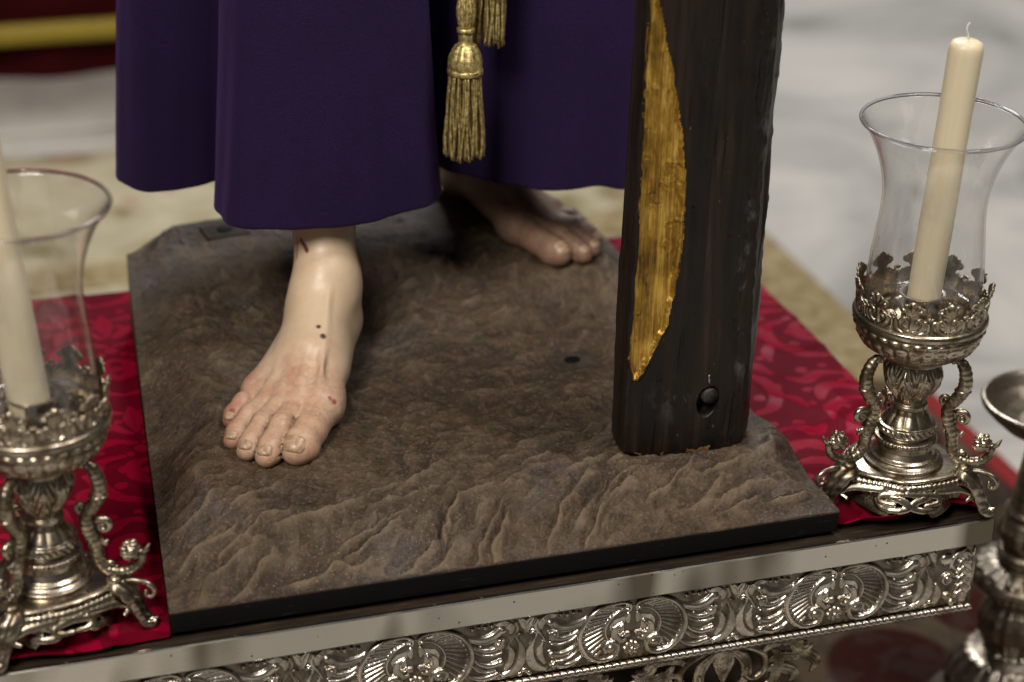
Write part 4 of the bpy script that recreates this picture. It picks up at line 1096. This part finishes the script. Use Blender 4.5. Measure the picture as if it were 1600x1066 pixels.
dsp -= scuff * 0.0016 * (fbm(P3 * 70, 3, 84) + .25) 
# gash outline on the face (x at several heights)
gz = .010 + np.array([.128, .135, .16, .182, .227, .271, .332, .391, .437, .494, .56, .64])
gl = np.array([.4520, .4490, .4440, .4425, .4420, .4425, .4440, .4445, .4450, .4475, .4490, .4500])
gr_ = np.array([.4540, .4585, .4700, .4790, .4860, .4895, .4875, .4780, .4660, .4530, .4500, .4500])
bx = PX[..., 0] + 0.0042
rag = 0.0028 * fbm(np.stack([ZZ * 95, bx * 40], -1), 4, 85, .65)
L_ = np.interp(ZZ, gz, gl) + rag - .002; R_ = np.interp(ZZ, gz, gr_) + 0.8 * rag
front = uid == 3
# u coordinate: use world x across chamfer and front (shift so that the chamfer part is reached low on the left)
inside = np.minimum((bx - L_) * 1.6, R_ - bx) 
inside = np.where((ZZ > .137) & (ZZ < .60), inside, -1)
inside = np.where(front[None], inside, -1)
dep = smooth01(np.clip(inside / .0055, 0, 1))
chis = 0.0018 * fbm(P3 * np.array([75, 75, 9]), 4, 86) + 0.0010 * fbm(P3 * np.array([420, 420, 9]), 2, 87) + .0022 * fbm(P3 * np.array([70, 70, 48]), 3, 186)
rg = np.random.RandomState(4)
notch = np.zeros_like(dep)
for _ in range(20):                                           # cut marks across the gash
    zc = rg.uniform(.14, .5); xc = np.interp(zc, gz, gl) + rg.uniform(.004, .042); th = rg.uniform(-.5, .15); l = rg.uniform(.005, .011); w = rg.uniform(.0016, .0034)
    du = (bx - xc) * math.cos(th) + (ZZ - zc) * math.sin(th); dv = -(bx - xc) * math.sin(th) + (ZZ - zc) * math.cos(th)
    e = np.exp(-(du / l) ** 4); notch += e * (np.exp(-((dv - w) / w) ** 2) - 1.1 * np.exp(-((dv + w) / w) ** 2)) * rg.uniform(.5, 1)
lip = np.exp(-(inside / .0022) ** 2) * front[None] * (np.abs(inside) < .01)
dsp = dsp * (1 - .5 * dep) - .0046 * dep + (chis + .0011 * notch) * dep + .0010 * lip
for _ in range(34):                                           # long adze gouges down the faces
    zc = rg.uniform(.06, .52); xc = rg.uniform(.47, .575) if rg.rand() < .6 else rg.uniform(.538, .572); l = rg.uniform(.010, .040); w = rg.uniform(.0012, .0035); a_ = rg.uniform(.0006, .0018)
    du = (ZZ - zc) / l; dv = (bx - xc - .05 * (ZZ - zc)) / w
    dsp = dsp - a_ * np.exp(-du ** 4) * (np.exp(-dv ** 2) - .5 * np.exp(-(dv - 1.8) ** 2)) * (inside < 0)
# peg hole
hx, hz = .5230, .1085
hd = np.sqrt(((bx - hx - .10 * (ZZ - hz)) / .0098) ** 2 + ((ZZ - hz) / .0150) ** 2)
hole = sstep(1.06, .82, hd) * (uid == 3)[None]
dsp = dsp - .018 * hole
# knots of small dents
for _ in range(26):
    zc = rg.uniform(.07, .5); xc = rg.uniform(.47, .575); r = rg.uniform(.0008, .0022)
    dsp -= .0008 * np.exp(-(((bx - xc) / r) ** 2 + ((ZZ - zc) / r) ** 2)) * (inside < 0)
VB = np.stack([PX[..., 0] + N3[..., 0] * dsp, PX[..., 1] + N3[..., 1] * dsp, ZZ], -1)
# worn, chipped lower end
low = np.clip(1 - kz / .02, 0, 1) ** 2
ramp_ = .006 * sstep(.462, .440, PX[..., 0]) + .0045 * sstep(.557, .578, PX[..., 0])
chip = .0016 * fbm(np.stack([PX[..., 0] * 190, PX[..., 1] * 190], -1), 3, 88)
VB[..., 2] += low * (ramp_ + chip)
VB[..., :2] = VB[..., :2] + (cB - VB[..., :2]) * (0.035 * np.clip(1 - kz / .006, 0, 1) ** 2)[..., None]
Fb = gridF(nU, len(zz), wu=True)
fc = lambda A: A.reshape(-1)[Fb].mean(1)
isg = fc(inside) > 0.0006
raw = ((fc(ZZ) < BZ0 + .0035 + .006 * np.maximum(0, fc(fbm(np.stack([PX[..., 0] * 130, PX[..., 1] * 130], -1), 2, 89)))) & (fc(fbm(np.stack([PX[..., 0] * 95, ZZ * 30], -1), 3, 90)) > .17) & (fc(PX[..., 1]) < .14))
Vf = VB.reshape(-1, 3) - np.array([0.51, 0.13, 0.055])
def sub(mask):
    u = np.unique(Fb[mask]); r = np.full(len(Vf), -1); r[u] = np.arange(len(u)); return u, r[Fb[mask]]
u, f = sub(~isg)
mk('hewn_post', Vf[u], f, [HEWN, RAWWOOD], bm_t, True, raw[~isg].astype(int), attr={'scuff': np.clip(scuff, 0, 1).reshape(-1)[u]})
u, f = sub(isg); mk('gilded_gash', Vf[u], f, GOLDLEAF, bm_t)
mk('end_grain', np.concatenate([Vf[:nU], [Vf[:nU].mean(0) + np.array([0, 0, .002])]]), [[(i + 1) % nU, i, nU] for i in range(nU)], HEWN, bm_t, False, attr={'scuff': np.zeros(nU + 1)})
# peg in the hole with a thin nail
pg_o = np.array([.5215 - .51, .0905 - .13, .1135 - .055])
V, F = tubeVF([pg_o + np.array([0, .018, .003]), pg_o + np.array([0, .004, .0008]), pg_o + np.array([0, -.0025, 0]), pg_o + np.array([0, -.0032, -.0001])], [.0085, .0085, .0082, .0068], 20)
peg = mk('peg', V, F, HEWN, bm_t, True, attr={'scuff': np.full(len(V), .6)})
V, F = tubeVF([pg_o + np.array([-.001, .002, .006]), pg_o + np.array([-.0022, -.001, .014]), pg_o + np.array([-.0036, -.003, .0235])], [.0013, .0012, .0010], 8)
mk('nail', V, F, IRON, peg)

# ------------------------------------------------------------------ candle lamps
YAW = math.radians(-17.7)
PLAIN = {}
def palmette_meshes():
    """one openwork unit of the gallery: palmette with a pair of scrolls"""
    Cc = canvas(38.0, 46.0, 0.6)
    stroke(Cc, [(0, -20), (0, 4)], [3.0, 2.2], 2.6)
    for k, (a, l) in enumerate(((0, 15), (28, 14), (55, 11))):
        r = math.radians(a)
        stroke(Cc, [(0, 3), (l * math.sin(r) * .6, 3 + l * math.cos(r) * .6), (l * math.sin(r), 3 + l * math.cos(r))], [1.6, 2.6, 2.2], [2.6, 3.4, 3.6], True)
    stroke(Cc, [(2, -18), (9, -14), (12, -6), (8, -1), (4.5, -4), (7, -7.5)], [2.2, 2.6, 2.4, 2.2, 1.9], 3.2, True)
    stroke(Cc, [(2, -20), (11, -19), (17, -14), (17, -6), (14, -3)], [2.2, 2.5, 2.5, 1.8], 2.8, True)
    stroke(Cc, [(-19, -20), (19, -20)], 3.6, 1.6)
    for x, y, r in ((0, 8, 8.5), (0, -2, 7), (0, 15, 6), (9, 10, 5), (-9, 10, 5), (9, -10, 7.5), (-9, -10, 7.5), (15, -12, 5.5), (-15, -12, 5.5)): dab(Cc, x, y, r, 1.1)
    dab(Cc, 17.5, 0, 2.6, 3.0); dab(Cc, -17.5, 0, 2.6, 3.0)
    return Cc
def bent_plate(Cc, thr, fn, thick=0.0011):
    """cut out a height field, bend it by fn(x_mm, y_mm, h_mm) -> point"""
    X, Y = np.meshgrid(np.arange(Cc['nu']) * Cc['s'] - Cc['w'] / 2, np.arange(Cc['nv']) * Cc['s'] - Cc['h'] / 2)
    F = gridF(Cc['nu'], Cc['nv']); h0 = Cc['H'].reshape(-1); keep = h0[F].min(1) > thr
    F = F[keep]; u = np.unique(F); r = np.full(len(h0), -1); r[u] = np.arange(len(u)); F = r[F]
    x, y, h = X.reshape(-1)[u], Y.reshape(-1)[u], h0[u]
    Vo = fn(x, y, h); Vi = fn(x, y, np.full_like(h, -thick * 1000))
    n = len(u)
    E = np.concatenate([F[:, [0, 1]], F[:, [1, 2]], F[:, [2, 3]], F[:, [3, 0]]])
    key = set(map(tuple, E.tolist())); bd = np.array([e for e in E.tolist() if (e[1], e[0]) not in key])
    S = np.stack([bd[:, 1], bd[:, 0], bd[:, 0] + n, bd[:, 1] + n], -1)
    return np.concatenate([Vo, Vi]), np.concatenate([F, F[:, ::-1] + n, S])
NPAL = 11
_pal = None
def pal_me():
    global _pal
    if _pal is None:
        Cc = palmette_meshes(); half = math.pi / NPAL
        def fn(x, y, h):
            a = x / 19.0 * half; z = .1985 + (y + 22) / 46 * .0365; r = .0578 + .0045 * ((y + 22) / 46) ** 2 + h * .00065
            return np.stack([r * np.cos(a), r * np.sin(a), z], -1)
        V, F = bent_plate(Cc, .2, fn); _pal = mk_mesh('palmette', V, F, SILVER_LAMP)
    return _pal
_lamp_me = {}
def lamp_part(name, maker, parent):
    if name not in _lamp_me: _lamp_me[name] = maker()
    o = bpy.data.objects.new(name.split(':')[0], _lamp_me[name]); return fin(o, parent)

def make_lamp(label, loc, angles):
    root = thing('candle_lamp', label, 'candlestick', loc, 'silver candle lamps on the red cloth')
    A_ = [math.radians(a) + YAW for a in angles]
    lat = lambda prof, seg, disp=None: (lambda: mk_mesh('lamp', *latheVF(dense(prof, .0007), seg, disp), SILVER_LAMP))
    # bowl: gadroons, bead row, plain rim
    def bowl():
        def dsp(A, R, Z):
            g = .0042 * np.abs(np.sin(A * 14)) ** .6 * np.exp(-((Z - .172) / .0075) ** 4) - .0016 * np.exp(-((Z - .172) / .009) ** 4)
            g2 = -.0012 * (np.abs(np.sin(A * 14)) > .8) * np.exp(-((Z - .171) / .005) ** 4)
            b = .0020 * np.sqrt(np.clip(1 - (((A * 32 / np.pi) % 2) - 1) ** 2 * 1.15 - ((Z - .1875) / .0026) ** 2, 0, 1))
            return (g + g2) * (R > .03) * (Z < .184) + b * (R > .05) * (Z > .184) * (Z < .191)
        pr = [(.020, .1535), (.026, .1530), (.030, .1540), (.031, .1565), (.036, .1580), (.044, .1625), (.051, .1690), (.0555, .1765), (.0580, .1835), (.0590, .1850), (.0592, .1905),
              (.0600, .1915), (.0617, .1935), (.0620, .1960), (.0612, .1985), (.0590, .2000), (.0570, .2000), (.0560, .1960), (.0545, .1850), (.050, .1760), (.040, .1680), (.020, .1640), (.0005, .1635)]
        return mk_mesh('bowl', *latheVF(dense(pr, .0007), 320, dsp), SILVER_LAMP)
    b = lamp_part('bowl', bowl, root)
    for k in range(NPAL):
        o = bpy.data.objects.new('palmette', pal_me()); fin(o, b); o.rotation_euler = (0, 0, 2 * math.pi * k / NPAL + A_[0] + .15)
    cup = lamp_part('candle_cup', lat([(.004, .1642), (.012, .166), (.0165, .172), (.0175, .180), (.0178, .212), (.0210, .2150), (.0212, .2165), (.0180, .2162), (.0168, .2140), (.0165, .180), (.0005, .179)], 48), root)
    def stem():
        def dsp(A, R, Z):
            w = np.exp(-((Z - .130) / .017) ** 4)
            lv = .0036 * np.abs(np.cos(A * 4 + 6 * (Z - .13) * 0)) ** .55 - .0010 + .0009 * np.cos(((A * 8 / np.pi) % 2 - 1) * 14 - Z * 500 * np.sign((A * 8 / np.pi) % 2 - 1) )
            w2 = np.exp(-((Z - .092) / .008) ** 4)
            rope = np.exp(-((Z - .0795) / .0032) ** 4)
            return w * lv + w2 * (.0014 * np.abs(np.cos(A * 5))) + rope * .0009 * np.sin(A * 28 + Z * 900) + np.exp(-((Z - .0685) / .0022) ** 4) * .0010 * np.abs(np.sin(A * 24))
        pr = [(.0005, .1555), (.0270, .1550), (.0285, .1530), (.0275, .1505), (.0225, .1490), (.0235, .1450), (.0255, .1370), (.0235, .1265), (.0185, .1165), (.0150, .1090), (.0142, .1060), (.0168, .1045), (.0170, .1015),
              (.0145, .1000), (.0160, .0950), (.0210, .0880), (.0235, .0845), (.0265, .0835), (.0275, .0800), (.0268, .0760), (.0240, .0745), (.0238, .0720), (.0285, .0705), (.0292, .0685), (.0285, .0660),
              (.0255, .0645), (.0262, .0590), (.0290, .0535), (.0320, .0515), (.0325, .0495), (.0345, .0480), (.0375, .0465), (.0380, .0435), (.0370, .0425), (.0005, .0425)]
        return mk_mesh('stem', *latheVF(dense(pr, .0007), 200, dsp), SILVER_LAMP)
    lamp_part('stem', stem, root)
    # three-cornered base plate
    cr = .064
    corners = [np.array([cr * math.cos(a), cr * math.sin(a)]) for a in A_]
    edge_pts = []
    for i in range(3):
        a, c = corners[i], corners[(i + 1) % 3]; mid = (a + c) / 2; inw = -mid / (np.linalg.norm(mid) + 1e-9) if np.linalg.norm(mid) > .01 else np.zeros(2)
        need = .0380; mo = mid if np.linalg.norm(mid) > need * .2 else mid
        t = np.linspace(0, 1, 20, endpoint=False)[:, None]
        line = a + (c - a) * t
        # keep the plate wide enough for the stem
        nn = np.array([(c - a)[1], -(c - a)[0]]); nn /= np.linalg.norm(nn)
        dist = mid.dot(nn); push = max(0, need - dist)
        line = line + nn * (push * (1 - np.abs(2 * t - 1) ** 5))
        edge_pts.append(line)
    EP = np.concatenate(edge_pts); ne = len(EP)
    mb = MB(); ringz = [(0.90, .0435), (1.0, .0425), (1.02, .0412), (1.01, .0392), (.95, .0385)]
    V = np.concatenate([np.concatenate([EP * s_, np.full((ne, 1), z)], 1) for s_, z in ringz] + [np.array([[0, 0, .0437], [0, 0, .0385]])])
    F = gridF(ne, 5, wu=True).tolist(); F = [f[::-1] for f in F]
    F += [[i, (i + 1) % ne, 5 * ne] for i in range(ne)] + [[4 * ne + (i + 1) % ne, 4 * ne + i, 5 * ne + 1] for i in range(ne)]
    mk('base_plate', V, F, SILVER_LAMP, root)
    # scalloped aprons
    for i in range(3):
        E = np.concatenate([edge_pts[i], corners[(i + 1) % 3][None]]) * 1.02; L = np.linalg.norm(np.diff(E, axis=0), axis=1).sum() * 1000
        Cc = canvas(L + 2, 30.0, 0.7)
        for x in np.arange(-L / 2 + 3, L / 2 - 2, 5.0): dab(Cc, x, 11.5, 3.4, 2.6)
        q = L / 2
        leaf(Cc, [(0, 8), (0, -2), (0, -9)], [q * .22, q * .30, q * .20], 2.0, False, 5)
        stroke(Cc, [(q * .1, 6), (q * .32, 2), (q * .36, -5), (q * .22, -8), (q * .14, -3)], [3.4, 3.8, 3.4, 2.6], 3.2, True)
        stroke(Cc, [(q * .36, 8), (q * .6, 4), (q * .62, -2), (q * .5, -3)], [3.2, 3.8, 3.0, 2.2], 3.2, True)
        stroke(Cc, [(q * .62, 8), (q * .85, 5), (q * .96, -2), (q * .90, -6)], [3.4, 4.0, 3.4, 2.0], 3.2, True)
        stroke(Cc, [(-q * .3, 5), (0, 1), (q * .3, 5)], 1.2, 4.0)
        dab(Cc, 0, 2, 3, 4.6)
        cl = np.concatenate([[0], np.cumsum(np.linalg.norm(np.diff(E, axis=0), axis=1))]) * 1000
        Tn = np.gradient(E, axis=0); Tn /= np.linalg.norm(Tn, axis=1)[:, None]; Nn = np.stack([Tn[:, 1], -Tn[:, 0]], -1)
        def fn(x, y, h):
            s_ = np.clip(x + L / 2, 0, L)
            px_ = np.stack([np.interp(s_, cl, E[:, 0]), np.interp(s_, cl, E[:, 1])], -1); nn_ = np.stack([np.interp(s_, cl, Nn[:, 0]), np.interp(s_, cl, Nn[:, 1])], -1)
            out = .0012 + h * .0008 + .013 * ((14 - y) / 28)
            return np.concatenate([px_ + nn_ * out[:, None], (.0390 + (y - 14) * .00098)[:, None]], 1)
        V, F = bent_plate(Cc, .25, fn, .0008); mk('apron', V, F, SILVER_LAMP, root)
    # leaf feet
    def foot():
        n = 40; t = np.linspace(0, 1, n); w = np.linspace(-1, 1, 21)
        rr = spline([(.052, .0430), (.063, .0405), (.0715, .028), (.0775, .013), (.083, .005), (.091, .0025)], n)
        wd = np.interp(t, [0, .15, .4, .65, .85, 1], [.0120, .0165, .0140, .0100, .0105, .0050])
        W, Tt = np.meshgrid(w, t)
        arch = (1 - W ** 2) * .0052
        rib = .0011 * np.cos(W * 9.0) * (1 - Tt * .5) + .0004 * np.sin(Tt * 40 + 5 * np.abs(W)) * (Tt > .1)
        scal = 1 + .04 * np.sin(Tt * 22)
        Tr = np.gradient(rr, axis=0); Tr /= np.linalg.norm(Tr, axis=1)[:, None]; Nr = np.stack([-Tr[:, 1], Tr[:, 0]], -1) * 1.0
        Nr = np.where(Nr[:, 1:] < 0, -Nr, Nr)
        out = arch + rib
        R = rr[:, :1] + Nr[:, :1] * out; Z = rr[:, 1:] + Nr[:, 1:] * out
        V = np.stack([R, W * (wd[:, None] * scal), Z], -1).reshape(-1, 3)
        V2 = V.copy(); V2 -= np.concatenate([np.repeat(Nr[:, :1], 21, 0).reshape(-1, 1), np.zeros((n * 21, 1)), np.repeat(Nr[:, 1:], 21, 0).reshape(-1, 1)], 1) * .0022
        F = gridF(21, n); nv_ = len(V)
        ring = [(0, i) for i in range(21)] + [(j, 20) for j in range(1, n)] + [(n - 1, i) for i in range(19, -1, -1)] + [(j, 0) for j in range(n - 2, 0, -1)]
        ix = np.array([j * 21 + i for j, i in ring]); nx_ = np.roll(ix, -1)
        mb = MB(); mb.add(np.concatenate([V, V2]), np.concatenate([F, F[:, ::-1] + nv_, np.stack([ix, nx_, nx_ + nv_, ix + nv_], -1)[:, ::-1]]))
        mb.add(*ballVF((.0865, 0, .0060), .0032)); mb.add(*ballVF((.058, 0, .0470), .0060, sc=(1.2, 1.6, .7)))
        return mk_mesh('foot', np.concatenate(mb.V), mb.F, SILVER_LAMP)
    # S-scroll brackets with a small round bud
    def arm():
        mb = MB()
        P = spline([(.034, 0, .1520), (.0400, 0, .1545), (.0460, 0, .1480), (.0490, 0, .1360), (.0475, 0, .1240), (.0420, 0, .1140), (.0365, 0, .1050), (.0375, 0, .0930), (.0420, 0, .0800), (.0435, 0, .0690), (.0460, 0, .0600), (.0530, 0, .0530),
                    (.0650, 0, .0530), (.0755, 0, .0580), (.0810, 0, .0670), (.0800, 0, .0750)], 150)
        t = np.linspace(0, 1, 150)
        R = np.interp(t, [0, .08, .2, .35, .5, .65, .8, .92, 1], [.0026, .0052, .0062, .0056, .0062, .0052, .0042, .0038, .0022]) 
        aa = np.linspace(0, 2 * np.pi, 20, endpoint=False)
        R = R[:, None] * (1 + .09 * np.abs(np.sin(2.5 * aa[None] + t[:, None] * 26)) + .05 * np.sin(t[:, None] * 190))
        mb.add(*tubeVF(P, R, 20))
        for (x, z, r, s_) in ((.0475, .1245, .0066, (1.25, 1.1, .42)), (.0465, .1205, .0056, (1.2, 1.05, .4))): mb.add(*ballVF((x, 0, z), r, sc=s_))
        mb.add(*tubeVF([(x, 0, z) for x, z in volute(.0330, .1125, .0060, .2, 1.3, -1)], np.linspace(.0028, .0020, 20), 8)); mb.add(*ballVF((.0330, 0, .1125), .0022))
        mb.add(*tubeVF([(x, 0, z) for x, z in volute(.0500, .0965, .0070, 2.6, 1.3, -1)], np.linspace(.0034, .0022, 20), 8)); mb.add(*ballVF((.0500, 0, .0965), .0026))
        mb.add(*tubeVF([(.041, 0, .083), (.048, 0, .0815), (.0515, 0, .0785), (.0530, 0, .0830)], [.0030, .0028, .0024, .0014], 8))
        mb.add(*tubeVF([(.050, 0, .0575), (.0540, 0, .0610), (.0580, 0, .0590)], [.0026, .0028, .0022], 8)); mb.add(*ballVF((.0595, 0, .0565), .0026))
        mb.add(*tubeVF([(.0800, 0, .0715), (.0855, 0, .0755), (.0885, 0, .0815)], [.0030, .0024, .0008], 8))
        # lower curl
        mb.add(*tubeVF(spline([(.050, 0, .0440), (.062, 0, .0425), (.074, 0, .0440), (.0855, 0, .0410), (.0900, 0, .0340), (.0865, 0, .0285), (.0820, 0, .0310), (.0835, 0, .0350)], 50), np.linspace(.0030, .0020, 50), 8, ))
        return mk_mesh('arm', np.concatenate(mb.V), mb.F, SILVER_LAMP)
    def bud():
        mb = MB(); c = np.array([.0715, 0, .0735])
        V, F = ballVF((0, 0, 0), .0088, 36, 24)
        a = np.arctan2(V[:, 1], V[:, 0]); e = np.arcsin(np.clip(V[:, 2] / .0088, -1, 1))
        V = V * (1 + .09 * np.sign(np.sin(a * 5 + np.round(e * 2.2) * 1.6)) * np.abs(np.sin(a * 5 + np.round(e * 2.2) * 1.6)) ** .5 + .05 * np.cos(e * 13))[:, None]
        mb.add(V + c, F); mb.add(*ballVF(c + np.array([.003, 0, .0085]), .0030))
        return mk_mesh('bud', np.concatenate(mb.V), mb.F, SILVER_LAMP)
    for a in A_:
        o = lamp_part('foot', foot, root); o.rotation_euler = (0, 0, a)
        o = lamp_part('arm', arm, root); o.rotation_euler = (0, 0, a)
        q = lamp_part('bud', bud, o)
    return root

LR = (0.704, 0.043, 0.0028); LL = (-0.092, 0.052, 0.0028)
make_lamp('silver candle lamp at the bare right corner of the red cloth', LR, (-20, -160, 92))
make_lamp('silver candle lamp at the left edge, cut by the frame', LL, (-4, -112, 122))

def make_glass(label, loc):
    pr = [(.0450, .2020), (.0500, .2045), (.0522, .2140), (.0524, .2300), (.0512, .2520), (.0490, .2740), (.0470, .2940), (.0466, .3080), (.0482, .3240), (.0525, .3420), (.0595, .3600), (.0668, .3730), (.0715, .3800)]
    o_ = spline(pr, 70); T_ = np.gradient(o_, axis=0); T_ /= np.linalg.norm(T_, axis=1)[:, None]; Nn = np.stack([-T_[:, 1], T_[:, 0]], -1)
    rimc = o_[-1] + Nn[-1] * .0009; ang = np.linspace(0, np.pi, 9)[1:-1]
    d0 = -Nn[-1]; t0 = T_[-1]
    rim = np.array([rimc + .0013 * (d0 * math.cos(a) + t0 * math.sin(a)) for a in ang])
    prof = np.concatenate([o_, rim, (o_ + Nn * .0018)[::-1]])
    V, F = latheVF(prof, 96)
    o = mk('glass_shade', V, F, GLASS, None, loc=loc)
    a = np.linspace(0, 2 * np.pi, 97)[:-1]; rr = np.linspace(0, 2 * np.pi, 11)[:-1]
    A, B = np.meshgrid(a, rr); R = .0722 + .0017 * np.cos(B); Vr = np.stack([R * np.cos(A), R * np.sin(A), .3808 + .0017 * np.sin(B)], -1).reshape(-1, 3)
    mk('rim', Vr, gridF(96, 10, wu=True, wv=True), GLASSRIM, o)
    tag(o, label, 'glass shade', 'glass shades over the candles'); return o
make_glass('clear tulip glass around the candle standing at right', LR)
make_glass('clear tulip glass around the candle at the left edge', LL)

def make_candle(label, loc, h, r, tilt, base_z=.1795):
    root = thing('candle', label, 'candle', (loc[0], loc[1], loc[2] + base_z), 'ivory candles in the lamps')
    root.rotation_euler = tilt
    pr = [(.0005, 0), (r * .98, 0), (r, .002), (r * 1.0, h * .5), (r * .985, h - .010), (r * .95, h - .0055), (r * .84, h - .0022), (r * .6, h - .0004), (r * .2, h + .0002), (.0004, h + .0004)]
    V, F = latheVF(dense(pr, .004), 48, lambda A, R, Z: .0003 * np.sin(A * 2 + Z * 30) * (R > r * .5))
    mk('wax', V, F, WAX, root)
    V, F = tubeVF(spline([(0, 0, h - .002), (-.0004, 0, h + .004), (-.0026, 0, h + .0085), (-.0022, .0004, h + .0125), (-.0004, .0004, h + .0150)], 20), np.linspace(.0011, .0006, 20), 8)
    mk('wick', V, F, WICK, root)
make_candle('ivory candle in the clear glass at right, its white wick unburnt', LR, .276, .0152, (0.004, 0.045, 0))
make_candle('ivory candle rising past the top of the glass at the left edge', LL, .292, .0168, (0.0, -0.092, 0))

# ------------------------------------------------------------------ tall candlestick at the right edge
ck = thing('tall_candlestick', 'dull silver candlestick with a wide drip pan, half cut off by the right edge', 'candlestick', (0.9685, 0.2, FZ + 0.001))
def ckp(prof, name, seg=96, disp=None, mat=SILVER_DARK):
    V, F = latheVF(dense([(r, z - FZ - .011) for r, z in prof], .001), seg, disp); return mk(name, V, F, mat, ck)
ckp([(.0005, -.0255), (.030, -.0255), (.046, -.021), (.058, -.0120), (.0660, -.0020), (.0690, .0010), (.0720, .0005), (.0735, -.0030), (.0720, -.0070), (.0620, -.0175), (.048, -.030), (.030, -.041), (.018, -.050), (.016, -.0530)], 'drip_pan')
ckp([(.016, -.0525), (.0185, -.060), (.0215, -.085), (.0250, -.115), (.0270, -.130), (.0310, -.1345), (.0315, -.1375), (.0255, -.140)], 'upper_stem')
ckp([(.024, -.1395), (.031, -.146), (.0335, -.158), (.0330, -.168), (.029, -.178), (.024, -.181), (.030, -.1835), (.0335, -.187), (.0330, -.195), (.029, -.199)], 'knop', 128, lambda A, R, Z: .0022 * np.abs(np.cos(A * 6)) * np.exp(-((Z + FZ + .011 + .161) / .012) ** 4))
ckp([(.028, -.1985), (.040, -.200), (.0520, -.206), (.0585, -.2140), (.0600, -.2190), (.0590, -.2225), (.0500, -.2245), (.036, -.2260)], 'collar_disc', 160, lambda A, R, Z: .0018 * np.sin(A * 18) * (R > .034) * (R < .056))
ckp([(.034, -.2255), (.034, -.230), (.0355, -.241), (.034, -.2475), (.031, -.2495)], 'fluted_neck', 160, lambda A, R, Z: .0016 * np.abs(np.cos(A * 12)))
ckp([(.030, -.2490), (.0370, -.256), (.0410, -.270), (.0400, -.290), (.033, -.306), (.028, -.312), (.031, -.315)], 'bulb', 160, lambda A, R, Z: .0024 * np.abs(np.cos(A * 8)))
ckp([(.033, -.3145), (.050, -.322), (.062, -.336), (.0690, -.352), (.0700, -.362), (.060, -.370), (.066, -.378), (.085, -.392), (.092, -.401), (.092, -.4085), (.0005, -.4085)], 'base', 200, lambda A, R, Z: .0026 * np.abs(np.cos(A * 10)) * (R > .045) * (R < .07))
